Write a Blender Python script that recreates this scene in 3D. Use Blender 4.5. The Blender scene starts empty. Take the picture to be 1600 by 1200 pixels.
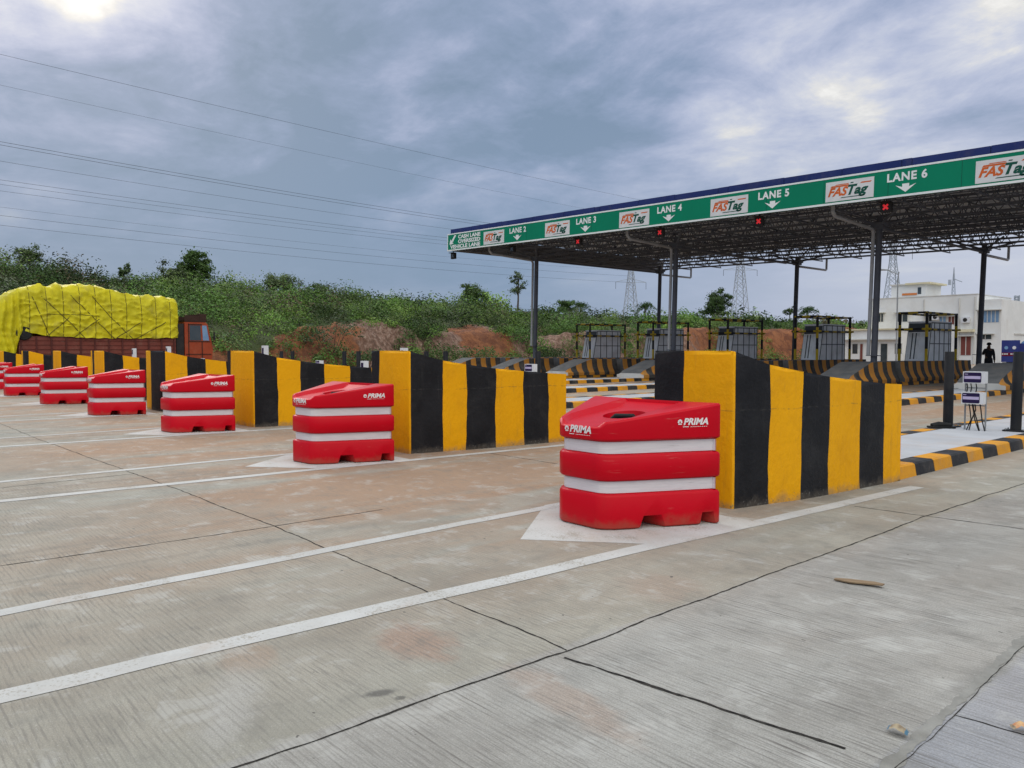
import bpy, bmesh, math, random
import numpy as np
from mathutils import Vector, Matrix, noise as mnoise

sc = bpy.context.scene
COL = sc.collection
rad = math.radians
random.seed(7)
RNG = np.random.default_rng(7)

# ------------------------------------------------------------------ camera
YAW = math.atan((2210 - 800) / 1225.0)
PITCH = math.atan(52 / 1225.0)
cam_d = bpy.data.cameras.new('camera')
cam = bpy.data.objects.new('camera', cam_d)
COL.objects.link(cam)
cam_d.sensor_fit = 'HORIZONTAL'
cam_d.sensor_width = 36.0
cam_d.lens = 36.0 * 1225 / 1600
cam_d.clip_start = 0.05
cam_d.clip_end = 5000
cam.location = (0, 0, 1.5)
cam.rotation_euler = (math.pi / 2 - PITCH, 0, YAW)
sc.camera = cam

# ------------------------------------------------------------------ exposure
sc.view_settings.view_transform = 'Standard'
sc.view_settings.look = 'None'
sc.view_settings.gamma = 1.0
sc.view_settings.use_curve_mapping = False
sc.view_settings.exposure = 0.0
sc.cycles.max_bounces = 6
sc.cycles.caustics_reflective = False
sc.cycles.caustics_refractive = False

# ------------------------------------------------------------------ sun
SUN_AZ = 79.0     # degrees to the left of +Y
SUN_EL = 31.0
sd = Vector((-math.sin(rad(SUN_AZ)) * math.cos(rad(SUN_EL)), math.cos(rad(SUN_AZ)) * math.cos(rad(SUN_EL)), math.sin(rad(SUN_EL))))
sun_d = bpy.data.lights.new('sun', 'SUN')
sun_d.energy = 0.9
sun_d.angle = rad(22)
sun_d.color = (1.0, 0.95, 0.87)
sun = bpy.data.objects.new('sun', sun_d)
COL.objects.link(sun)
sun.rotation_euler = sd.to_track_quat('Z', 'Y').to_euler()
sun.location = (-60, 20, 60)


# ------------------------------------------------------------------ node helper
class NT:
    def __init__(self, tree):
        self.t = tree
        self.n = tree.nodes
        self.l = tree.links

    def add(self, typ, **kw):
        nd = self.n.new(typ)
        for k, v in kw.items():
            setattr(nd, k, v)
        return nd

    def set(self, sock, v):
        if isinstance(v, bpy.types.NodeSocket):
            self.l.new(v, sock)
        else:
            sock.default_value = v

    def math(self, op, a, b=0.0, c=0.0, clamp=False):
        nd = self.add('ShaderNodeMath', operation=op, use_clamp=clamp)
        self.set(nd.inputs[0], a)
        self.set(nd.inputs[1], b)
        self.set(nd.inputs[2], c)
        return nd.outputs[0]

    def vmath(self, op, a, b=(0, 0, 0)):
        nd = self.add('ShaderNodeVectorMath', operation=op)
        self.set(nd.inputs[0], a)
        self.set(nd.inputs[1], b)
        return nd.outputs['Value'] if op in ('DOT_PRODUCT', 'LENGTH', 'DISTANCE') else nd.outputs['Vector']

    def noise(self, vec, scale, detail=4, rough=0.55, dist=0.0):
        nd = self.add('ShaderNodeTexNoise')
        self.set(nd.inputs['Vector'], vec)
        nd.inputs['Scale'].default_value = scale
        nd.inputs['Detail'].default_value = detail
        nd.inputs['Roughness'].default_value = rough
        nd.inputs['Distortion'].default_value = dist
        return nd.outputs['Fac']

    def ramp(self, fac, stops, interp='LINEAR'):
        nd = self.add('ShaderNodeValToRGB')
        cr = nd.color_ramp
        cr.interpolation = interp
        while len(cr.elements) < len(stops):
            cr.elements.new(0.5)
        for e, (p, c) in zip(cr.elements, stops):
            e.position = p
            e.color = (c[0], c[1], c[2], 1) if hasattr(c, '__len__') else (c, c, c, 1)
        self.set(nd.inputs[0], fac)
        return nd.outputs[0]

    def mix(self, fac, a, b, blend='MIX'):
        nd = self.add('ShaderNodeMix', data_type='RGBA', blend_type=blend)
        self.set(nd.inputs[0], fac)
        for s, v in ((nd.inputs[6], a), (nd.inputs[7], b)):
            if isinstance(v, bpy.types.NodeSocket):
                self.l.new(v, s)
            else:
                s.default_value = (v[0], v[1], v[2], 1)
        return nd.outputs[2]

    def mrange(self, v, a, b, c=0.0, d=1.0, smooth=True):
        nd = self.add('ShaderNodeMapRange', interpolation_type='SMOOTHSTEP' if smooth else 'LINEAR')
        self.set(nd.inputs[0], v)
        nd.inputs[1].default_value = a
        nd.inputs[2].default_value = b
        nd.inputs[3].default_value = c
        nd.inputs[4].default_value = d
        return nd.outputs[0]

    def mapping(self, vec, scale=(1, 1, 1), rot=(0, 0, 0), loc=(0, 0, 0)):
        nd = self.add('ShaderNodeMapping')
        self.set(nd.inputs[0], vec)
        nd.inputs[1].default_value = loc
        nd.inputs[2].default_value = rot
        nd.inputs[3].default_value = scale
        return nd.outputs[0]


# ------------------------------------------------------------------ world
def azel(az, el):
    return (-math.sin(rad(az)) * math.cos(rad(el)), math.cos(rad(az)) * math.cos(rad(el)), math.sin(rad(el)))


def pix_dir(x, y):
    az = math.degrees(YAW - math.atan((x - 800) / 1225.0))
    el = math.degrees(math.atan((548 - y) / math.hypot(1225, x - 800)))
    return azel(az, el)


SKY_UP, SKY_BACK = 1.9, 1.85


def build_world():
    w = bpy.data.worlds.new('World')
    sc.world = w
    w.use_nodes = True
    T = NT(w.node_tree)
    T.n.clear()
    out = T.add('ShaderNodeOutputWorld')
    bg = T.add('ShaderNodeBackground')
    T.l.new(bg.outputs[0], out.inputs[0])
    bg.inputs[1].default_value = 0.1
    sky = T.add('ShaderNodeTexSky', sky_type='NISHITA')
    sky.sun_disc = False
    sky.sun_elevation = rad(SUN_EL)
    sky.sun_rotation = rad(-SUN_AZ)
    sky.air_density = 1.0
    sky.dust_density = 2.0
    tc = T.add('ShaderNodeTexCoord')
    d = T.vmath('NORMALIZE', tc.outputs['Generated'])
    sep = T.add('ShaderNodeSeparateXYZ')
    T.l.new(d, sep.inputs[0])
    z = sep.outputs[2]
    zz = T.math('ADD', T.math('MAXIMUM', z, 0.0), 0.16)
    px = T.math('DIVIDE', sep.outputs[0], zz)
    py = T.math('DIVIDE', sep.outputs[1], zz)
    cmb = T.add('ShaderNodeCombineXYZ')
    T.l.new(px, cmb.inputs[0])
    T.l.new(py, cmb.inputs[1])
    p = cmb.outputs[0]
    p1 = T.mapping(p, scale=(0.8, 1.35, 1), rot=(0, 0, rad(25)), loc=(3.1, 1.7, 0.4))
    n1 = T.noise(p1, 0.85, 10, 0.58, 0.35)
    n2 = T.noise(T.mapping(p, loc=(7, 2, 5)), 2.6, 10, 0.64, 0.35)
    v = T.math('ADD', T.math('MULTIPLY', n1, 0.95), T.math('MULTIPLY', n2, 0.56))
    n3 = T.noise(T.mapping(p, loc=(1, 9, 2)), 6.5, 8, 0.62, 0.3)
    v = T.math('ADD', v, T.math('MULTIPLY', n3, 0.16))
    v = T.math('SUBTRACT', T.math('MULTIPLY', v, 1.34), 0.59)
    # broad bright and dark parts of the cloud deck
    lobes = [
        (pix_dir(105, -70), 9, 0.20), (pix_dir(130, -14), 3.0, 0.16), (pix_dir(60, 80), 10, 0.07), (pix_dir(230, 110), 6, 0.04), (pix_dir(100, 110), 9, 0.05),
        (pix_dir(1480, 190), 15, 0.05), (pix_dir(1250, 40), 8, -0.06), (pix_dir(1280, 250), 12, 0.05), (pix_dir(1110, 222), 4.5, 0.10), (pix_dir(1190, 245), 3.5, 0.08),
        (pix_dir(1170, 65), 3.0, 0.03), (pix_dir(1530, 50), 4.0, 0.08), (pix_dir(1300, 90), 7, -0.05), (pix_dir(640, 250), 8, 0.07), (pix_dir(640, 170), 3, 0.05), (pix_dir(447, 200), 1.3, 0.10),
        (pix_dir(620, 70), 13, -0.13), (pix_dir(880, 70), 11, -0.13), (pix_dir(860, 215), 7, -0.07), (pix_dir(1420, 60), 4, -0.07),
        (pix_dir(380, 340), 19, -0.16), (pix_dir(300, 100), 8, 0.05), (pix_dir(1000, 330), 9, 0.06), (pix_dir(60, 250), 10, -0.05),
        (azel(-110, 35), 60, 0.315), (azel(0, 80), 45, 0.265),
    ]
    for dd, r, amp in lobes:
        dt = T.vmath('DOT_PRODUCT', d, dd)
        v = T.math('ADD', v, T.math('MULTIPLY', T.mrange(dt, math.cos(rad(r)), 1.0), amp))
    col = T.ramp(v, [(0.30, (0.20, 0.285, 0.41)), (0.43, (0.265, 0.345, 0.50)), (0.54, (0.365, 0.43, 0.60)),
                     (0.65, (0.49, 0.54, 0.70)), (0.76, (0.64, 0.67, 0.77)), (0.84, (0.82, 0.81, 0.79)), (1.0, (1.2, 1.18, 1.12))])
    # low sky: smooth, hazy
    hz = T.ramp(T.vmath('DOT_PRODUCT', d, azel(5, 0)), [(0.2, (0.185, 0.28, 0.42)), (0.72, (0.195, 0.295, 0.445)), (0.88, (0.40, 0.465, 0.61)), (1.0, (0.60, 0.635, 0.74))])
    low = T.mrange(z, 0.06, 0.33, 1.0, 0.0)
    col = T.mix(T.math('MULTIPLY', low, 0.88), col, hz)
    # overcast dome brighter overhead; unseen sky behind the camera raised to light the scene
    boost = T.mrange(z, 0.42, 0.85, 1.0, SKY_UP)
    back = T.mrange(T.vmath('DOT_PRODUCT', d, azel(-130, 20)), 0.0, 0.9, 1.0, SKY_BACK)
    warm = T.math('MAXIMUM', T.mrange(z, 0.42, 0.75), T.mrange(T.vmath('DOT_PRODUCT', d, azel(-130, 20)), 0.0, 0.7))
    col = T.mix(warm, col, T.mix(1.0, col, (1.05, 1.02, 0.90), 'MULTIPLY'))  # warm tint added to the boosted unseen sky to warm the light
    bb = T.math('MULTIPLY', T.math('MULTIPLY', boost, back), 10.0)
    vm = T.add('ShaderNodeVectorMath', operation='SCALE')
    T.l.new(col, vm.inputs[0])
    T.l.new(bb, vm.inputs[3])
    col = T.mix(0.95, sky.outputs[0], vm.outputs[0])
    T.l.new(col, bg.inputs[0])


build_world()


# ------------------------------------------------------------------ materials
MATS = {}


def mat(name, c1, c2=None, scale=3.0, rough=0.7, bump=0.0, bump_scale=40.0, dirt=None, dirt_amt=0.0, dirt_scale=1.5,
        metal=0.0, spec=0.15, stretch=(1, 1, 1), coords='Object', low_dirt=None, coat=0.0):
    m = bpy.data.materials.new(name)
    m.use_nodes = True
    T = NT(m.node_tree)
    bs = T.n['Principled BSDF']
    tc = T.add('ShaderNodeTexCoord')
    oi = T.add('ShaderNodeObjectInfo')
    if coords == 'World':
        vec = T.add('ShaderNodeNewGeometry').outputs['Position']
    else:
        off = T.add('ShaderNodeVectorMath', operation='SCALE')
        off.inputs[0].default_value = (13.0, 7.0, 5.0)
        T.l.new(oi.outputs['Random'], off.inputs[3])
        vec = T.vmath('ADD', tc.outputs['Object'], off.outputs[0])
    sv = T.mapping(vec, scale=stretch)
    n = T.noise(sv, scale, 6, 0.6)
    col = T.mix(T.mrange(n, 0.3, 0.7), c1, c2 if c2 else tuple(x * 0.85 for x in c1))
    if dirt is not None:
        n2 = T.noise(sv, dirt_scale, 8, 0.7, 0.4)
        col = T.mix(T.math('MULTIPLY', T.mrange(n2, 0.48, 0.72), dirt_amt), col, dirt)
    if low_dirt is not None:
        s = T.add('ShaderNodeSeparateXYZ')
        T.l.new(tc.outputs['Object'], s.inputs[0])
        n3 = T.noise(vec, 7.0, 6, 0.65)
        hgt = T.math('ADD', s.outputs[2], T.math('MULTIPLY', n3, -0.25))
        col = T.mix(T.mrange(hgt, -0.13, -0.02, 0.65, 0.0), col, low_dirt)
    T.l.new(col, bs.inputs['Base Color'])
    rn = T.mrange(n, 0.2, 0.8, max(rough - 0.08, 0.02), min(rough + 0.08, 1.0), smooth=False)
    T.l.new(rn, bs.inputs['Roughness'])
    bs.inputs['Metallic'].default_value = metal
    bs.inputs['Specular IOR Level'].default_value = spec
    bs.inputs['Coat Weight'].default_value = coat
    if bump > 0:
        b = T.add('ShaderNodeBump')
        b.inputs['Strength'].default_value = bump
        b.inputs['Distance'].default_value = 0.02
        T.l.new(T.noise(sv, bump_scale, 5, 0.6), b.inputs['Height'])
        T.l.new(b.outputs[0], bs.inputs['Normal'])
    MATS[name] = m
    return m


DUST = (0.36, 0.24, 0.16)
mat('yellow_paint', (0.82, 0.385, 0.003), (0.76, 0.35, 0.003), 1.6, 0.6, 0.55, 16, (0.42, 0.17, 0.01), 0.30, 2.0, stretch=(1, 1, 0.7), low_dirt=(0.36, 0.22, 0.10))
mat('black_paint', (0.010, 0.010, 0.012), (0.018, 0.018, 0.021), 2.5, 0.6, 0.5, 22, (0.036, 0.035, 0.036), 0.5, 3.0, low_dirt=(0.10, 0.085, 0.07))
mat('wall_top', (0.50, 0.48, 0.45), (0.38, 0.36, 0.33), 4, 0.85, 0.3)
mat('kerb_yellow', (0.66, 0.30, 0.02), (0.55, 0.24, 0.02), 3, 0.6, 0.4, 25, (0.40, 0.27, 0.14), 0.5, 3)
mat('kerb_black', (0.022, 0.022, 0.025), (0.04, 0.04, 0.042), 3, 0.65, 0.4, 25, (0.16, 0.13, 0.11), 0.5, 3)
mat('island_slab', (0.44, 0.45, 0.47), (0.37, 0.38, 0.40), 1.2, 0.8, 0.2, 30, (0.42, 0.36, 0.32), 0.6, 0.9)
mat('red_plastic', (0.53, 0.0008, 0.011), (0.48, 0.0008, 0.010), 1.5, 0.36, 0.04, 60, (0.45, 0.012, 0.012), 0.25, 2.0, spec=0.15, low_dirt=(0.33, 0.07, 0.045))
RED = MATS['red_plastic']
mat('white_band', (0.68, 0.655, 0.68), (0.60, 0.58, 0.61), 5, 0.35, 0.0, stretch=(1, 1, 12), dirt=(0.5, 0.45, 0.42), dirt_amt=0.3, dirt_scale=3)
mat('white_letters', (0.80, 0.76, 0.76), None, 5, 0.5)
mat('black_rubber', (0.012, 0.012, 0.013), (0.02, 0.02, 0.02), 6, 0.6)
mat('line_paint', (0.53, 0.53, 0.51), (0.45, 0.445, 0.42), 1.6, 0.75, 0.15, 60, (0.42, 0.33, 0.26), 0.55, 1.3, coords='World')
mat('joint_tar', (0.008, 0.0075, 0.007), (0.05, 0.046, 0.04), 24, 0.9, coords='World')
mat('mortar', (0.30, 0.295, 0.27), (0.20, 0.195, 0.175), 5, 0.95, 0.6, 30, coords='World')
mat('sign_green', (0.001, 0.205, 0.11), (0.001, 0.185, 0.10), 0.5, 0.45)
mat('sign_white', (0.78, 0.80, 0.80), (0.72, 0.74, 0.75), 1.0, 0.45)
mat('logo_white', (0.66, 0.67, 0.68), (0.60, 0.61, 0.62), 2.0, 0.5)
mat('logo_orange', (0.62, 0.13, 0.03), None, 2.0, 0.5)
mat('logo_green', (0.01, 0.085, 0.06), None, 2.0, 0.5)
mat('roof_blue', (0.016, 0.028, 0.125), (0.022, 0.036, 0.15), 0.8, 0.45, dirt=(0.10, 0.09, 0.14), dirt_amt=0.3)
mat('roof_underside', (0.76, 0.80, 0.86), (0.64, 0.68, 0.73), 0.6, 0.6, coords='World')
mat('gable_sheet', (0.20, 0.20, 0.21), (0.16, 0.16, 0.17), 0.6, 0.6)
mat('truss_steel', (0.085, 0.095, 0.12), (0.12, 0.13, 0.155), 2, 0.55)
mat('column_steel', (0.075, 0.082, 0.105), (0.10, 0.105, 0.125), 2, 0.5)
mat('pipe_grey', (0.38, 0.39, 0.41), (0.32, 0.33, 0.35), 2, 0.5)
mat('dark_concrete', (0.10, 0.105, 0.11), (0.15, 0.15, 0.15), 2.5, 0.85, 0.4, 20, (0.20, 0.17, 0.14), 0.4, 2)
mat('dusty_orange', (0.58, 0.26, 0.04), (0.48, 0.22, 0.06), 2.5, 0.75, 0.3, 25, (0.34, 0.22, 0.13), 0.6, 2)
mat('dusty_black', (0.035, 0.036, 0.038), (0.08, 0.08, 0.08), 2.5, 0.75, 0.3, 25, (0.16, 0.14, 0.12), 0.6, 2)
mat('booth_panel', (0.78, 0.80, 0.84), (0.68, 0.70, 0.74), 1.5, 0.5, dirt=(0.40, 0.34, 0.29), dirt_amt=0.35)
mat('booth_frame', (0.07, 0.08, 0.09), None, 3, 0.5)
mat('booth_light', (0.78, 0.80, 0.82), (0.62, 0.64, 0.66), 2, 0.35, dirt=(0.30, 0.25, 0.2), dirt_amt=0.4)
mat('cage_yellow', (0.50, 0.36, 0.03), (0.42, 0.29, 0.02), 3, 0.5)
mat('cage_black', (0.018, 0.018, 0.02), None, 3, 0.5)
mat('bollard_black', (0.012, 0.013, 0.016), (0.02, 0.021, 0.024), 3, 0.5, dirt=(0.05, 0.046, 0.042), dirt_amt=0.3)
mat('meter_white', (0.66, 0.67, 0.70), (0.58, 0.59, 0.62), 4, 0.45)
mat('meter_navy', (0.022, 0.014, 0.06), None, 4, 0.35)
mat('meter_lilac', (0.50, 0.44, 0.64), (0.44, 0.38, 0.58), 8, 0.4)
mat('galvanised', (0.30, 0.31, 0.32), (0.24, 0.25, 0.26), 4, 0.45, metal=0.3)
mat('building_white', (0.72, 0.725, 0.72), (0.64, 0.645, 0.64), 0.4, 0.85, dirt=(0.5, 0.46, 0.42), dirt_amt=0.35, dirt_scale=0.5)
mat('building_trim', (0.58, 0.57, 0.54), None, 1, 0.8)
mat('building_cream', (0.66, 0.60, 0.42), None, 1, 0.8)
mat('door_brown', (0.19, 0.06, 0.05), None, 1, 0.6)
mat('glass_dark', (0.03, 0.04, 0.05), (0.05, 0.06, 0.07), 1, 0.12, spec=0.8)
mat('glass_blue', (0.12, 0.22, 0.38), (0.20, 0.32, 0.48), 0.8, 0.10, spec=0.8)
mat('tarpaulin', (0.62, 0.54, 0.014), (0.48, 0.425, 0.016), 1.3, 0.5, 0.7, 7, (0.33, 0.28, 0.05), 0.6, 1.4)
mat('rope', (0.13, 0.11, 0.025), None, 8, 0.9)
mat('cargo_red', (0.20, 0.055, 0.040), (0.155, 0.045, 0.034), 2, 0.6, dirt=(0.22, 0.13, 0.10), dirt_amt=0.5)
mat('cargo_rib', (0.10, 0.03, 0.025), None, 2, 0.6)
mat('cab_red', (0.33, 0.062, 0.026), (0.27, 0.05, 0.022), 2, 0.42, dirt=(0.30, 0.13, 0.08), dirt_amt=0.4)
mat('dark_metal', (0.02, 0.02, 0.022), (0.035, 0.032, 0.03), 3, 0.6)
mat('rack_brown', (0.05, 0.026, 0.02), None, 3, 0.7)
mat('tyre', (0.014, 0.014, 0.015), (0.03, 0.028, 0.026), 4, 0.85)
mat('lorry_blue', (0.028, 0.035, 0.16), (0.035, 0.05, 0.20), 1, 0.4)
mat('lorry_light_blue', (0.14, 0.28, 0.50), (0.18, 0.33, 0.52), 1, 0.35)
mat('lorry_maroon', (0.14, 0.012, 0.03), None, 1, 0.45)
mat('wire', (0.05, 0.05, 0.06), None, 1, 0.6)
mat('hazed_steel', (0.38, 0.42, 0.48), None, 1, 0.6)  # distance haze put into the steel colour as a pale blue
mat('bark', (0.11, 0.085, 0.065), (0.07, 0.055, 0.045), 6, 0.9)
mat('cardboard', (0.28, 0.20, 0.12), (0.20, 0.14, 0.09), 9, 0.9, stretch=(1, 6, 1))
mat('wrapper_cream', (0.40, 0.33, 0.22), (0.20, 0.15, 0.10), 30, 0.5)
mat('wrapper_blue', (0.10, 0.20, 0.28), None, 20, 0.5)
mat('wrapper_red', (0.45, 0.12, 0.06), (0.6, 0.4, 0.2), 25, 0.5)
mat('skin', (0.12, 0.06, 0.04), None, 5, 0.6)
mat('cloth_black', (0.016, 0.017, 0.022), (0.028, 0.029, 0.034), 6, 0.9)
mat('cloth_light', (0.5, 0.5, 0.52), None, 6, 0.9)
mat('hair', (0.008, 0.007, 0.007), None, 6, 0.7)
mat('plaster_orange', (0.6, 0.2, 0.06), None, 3, 0.7)


def glow(name, c, s):
    m = bpy.data.materials.new(name)
    m.use_nodes = True
    b = m.node_tree.nodes['Principled BSDF']
    b.inputs['Base Color'].default_value = (c[0], c[1], c[2], 1)
    b.inputs['Emission Color'].default_value = (c[0], c[1], c[2], 1)
    b.inputs['Emission Strength'].default_value = s
    MATS[name] = m


glow('signal_red', (0.9, 0.03, 0.04), 0.32)


def foliage_mat(name):
    m = bpy.data.materials.new(name)
    m.use_nodes = True
    T = NT(m.node_tree)
    bs = T.n['Principled BSDF']
    at = T.add('ShaderNodeAttribute', attribute_name='tint')
    T.l.new(at.outputs['Color'], bs.inputs['Base Color'])
    bs.inputs['Roughness'].default_value = 0.65
    bs.inputs['Specular IOR Level'].default_value = 0.25
    tr = T.add('ShaderNodeBsdfTranslucent')
    T.l.new(at.outputs['Color'], tr.inputs['Color'])
    mx = T.add('ShaderNodeMixShader')
    mx.inputs[0].default_value = 0.25
    T.l.new(bs.outputs[0], mx.inputs[1])
    T.l.new(tr.outputs[0], mx.inputs[2])
    T.l.new(mx.outputs[0], T.n['Material Output'].inputs[0])
    MATS[name] = m


foliage_mat('foliage')


# ------------------------------------------------------------------ mesh builder
class MB:
    def __init__(self):
        self.v, self.f, self.m, self.slots = [], [], [], []

    def slot(self, m):
        if m not in self.slots:
            self.slots.append(m)
        return self.slots.index(m)

    def add(self, vs, fs, m, M=None):
        b = len(self.v)
        s = self.slot(m)
        if M is not None:
            vs = [M @ Vector(p) for p in vs]
        self.v.extend([tuple(p) for p in vs])
        for f in fs:
            self.f.append(tuple(i + b for i in f))
            self.m.append(s)
        return self

    def box(self, lo, hi, m, M=None):
        x0, y0, z0 = lo
        x1, y1, z1 = hi
        vs = [(x0, y0, z0), (x1, y0, z0), (x1, y1, z0), (x0, y1, z0), (x0, y0, z1), (x1, y0, z1), (x1, y1, z1), (x0, y1, z1)]
        fs = [(0, 3, 2, 1), (4, 5, 6, 7), (0, 1, 5, 4), (1, 2, 6, 5), (2, 3, 7, 6), (3, 0, 4, 7)]
        return self.add(vs, fs, m, M)

    def tube(self, pts, r, m, n=8, caps=True):
        pts = [Vector(p) for p in pts]
        rs = r if hasattr(r, '__len__') else [r] * len(pts)
        vs, fs = [], []
        prev = None
        for i, p in enumerate(pts):
            if i == 0:
                t = pts[1] - pts[0]
            elif i == len(pts) - 1:
                t = pts[-1] - pts[-2]
            else:
                t = (pts[i + 1] - pts[i]).normalized() + (pts[i] - pts[i - 1]).normalized()
            if t.length < 1e-9:
                t = Vector((0, 0, 1))
            t.normalize()
            if prev is None:
                a = Vector((0, 0, 1)) if abs(t.z) < 0.9 else Vector((1, 0, 0))
                u = t.cross(a).normalized()
            else:
                u = (prev - t * prev.dot(t)).normalized()
            prev = u
            w = t.cross(u)
            for k in range(n):
                an = 2 * math.pi * (k + 0.5) / n
                vs.append(p + (u * math.cos(an) + w * math.sin(an)) * rs[i])
        for i in range(len(pts) - 1):
            for k in range(n):
                k2 = (k + 1) % n
                fs.append((i * n + k, i * n + k2, (i + 1) * n + k2, (i + 1) * n + k))
        if caps:
            fs.append(tuple(reversed(range(n))))
            fs.append(tuple((len(pts) - 1) * n + k for k in range(n)))
        return self.add(vs, fs, m)

    def prism(self, poly, axis, a, b, m, M=None):
        """poly of 2-D points extruded along axis from a to b"""
        def P(p, t):
            return {'X': (t, p[0], p[1]), 'Y': (p[0], t, p[1]), 'Z': (p[0], p[1], t)}[axis]
        n = len(poly)
        vs = [P(p, a) for p in poly] + [P(p, b) for p in poly]
        fs = [tuple(range(n)), tuple(range(2 * n - 1, n - 1, -1))] + [(i, i + n, (i + 1) % n + n, (i + 1) % n) for i in range(n)]
        return self.add(vs, fs, m, M)

    def build(self, name, parent=None, smooth=None, fix=True, loc=None):
        me = bpy.data.meshes.new(name)
        me.from_pydata(self.v, [], self.f)
        for s in self.slots:
            me.materials.append(MATS[s])
        me.polygons.foreach_set('material_index', self.m)
        if fix:
            bm = bmesh.new()
            bm.from_mesh(me)
            bmesh.ops.recalc_face_normals(bm, faces=bm.faces)
            bm.to_mesh(me)
            bm.free()
        if smooth:
            me.polygons.foreach_set('use_smooth', [True] * len(me.polygons))
            me.set_sharp_from_angle(angle=rad(smooth))
        o = bpy.data.objects.new(name, me)
        COL.objects.link(o)
        if parent is not None:
            o.parent = parent
        if loc is not None:
            o.location = loc
        return o


def tag(o, label, cat, group=None, kind=None):
    if label:
        o['label'] = label
    if cat:
        o['category'] = cat
    if group:
        o['group'] = group
    if kind:
        o['kind'] = kind
    return o


def structure(o):
    o['kind'] = 'structure'
    return o


def thing(name, label, cat, loc=(0, 0, 0), rz=0.0, group=None):
    o = bpy.data.objects.new(name, None)
    o.empty_display_size = 0.3
    COL.objects.link(o)
    o.location = loc
    o.rotation_euler = (0, 0, rz)
    return tag(o, label, cat, group)


def dup(o, loc=None, rz=None, label=None):
    def cp(a, par):
        c = a.copy()
        COL.objects.link(c)
        if par is not None:
            c.parent = par
        for ch in list(a.children):
            cp(ch, c)
        return c
    r = cp(o, None)
    if loc is not None:
        r.location = loc
    if rz is not None:
        r.rotation_euler = (0, 0, rz)
    if label:
        r['label'] = label
    return r


def text_geo(s, size, shear=0.0, bold=0.0, spacing=1.0, align='LEFT'):
    cu = bpy.data.curves.new('text', 'FONT')
    cu.body = s
    cu.size = size
    cu.shear = shear
    cu.offset = bold
    cu.space_character = spacing
    cu.align_x = align
    cu.resolution_u = 3
    o = bpy.data.objects.new('text', cu)
    COL.objects.link(o)
    dg = bpy.context.evaluated_depsgraph_get()
    me = bpy.data.meshes.new_from_object(o.evaluated_get(dg))
    vs = [tuple(v.co) for v in me.vertices]
    fs = [tuple(p.vertices) for p in me.polygons]
    bpy.data.objects.remove(o)
    bpy.data.curves.remove(cu)
    bpy.data.meshes.remove(me)
    return vs, fs


def put_text(mb, s, origin, right, upv, size, m, fit=None, off=0.0, **kw):
    """flat lettering laid out from origin along right and up; fit = wanted width"""
    vs, fs = text_geo(s, size, **kw)
    xs = [v[0] for v in vs]
    k = 1.0
    if fit:
        k = fit / (max(xs) - min(xs))
    x0 = min(xs)
    R, U, O = Vector(right).normalized(), Vector(upv).normalized(), Vector(origin)
    N = R.cross(U)
    mb.add([O + R * ((v[0] - x0) * k) + U * v[1] + N * off for v in vs], fs, m)


def quad(mb, pts, m):
    mb.add(pts, [tuple(range(len(pts)))], m)


PITCH_X = 5.27


def island_x(k):
    return -4.75 - PITCH_X * k


def skew(k):
    return -0.09 * k


ORD = ['first', 'second', 'third', 'fourth', 'fifth', 'sixth', 'seventh', 'eighth']


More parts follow.
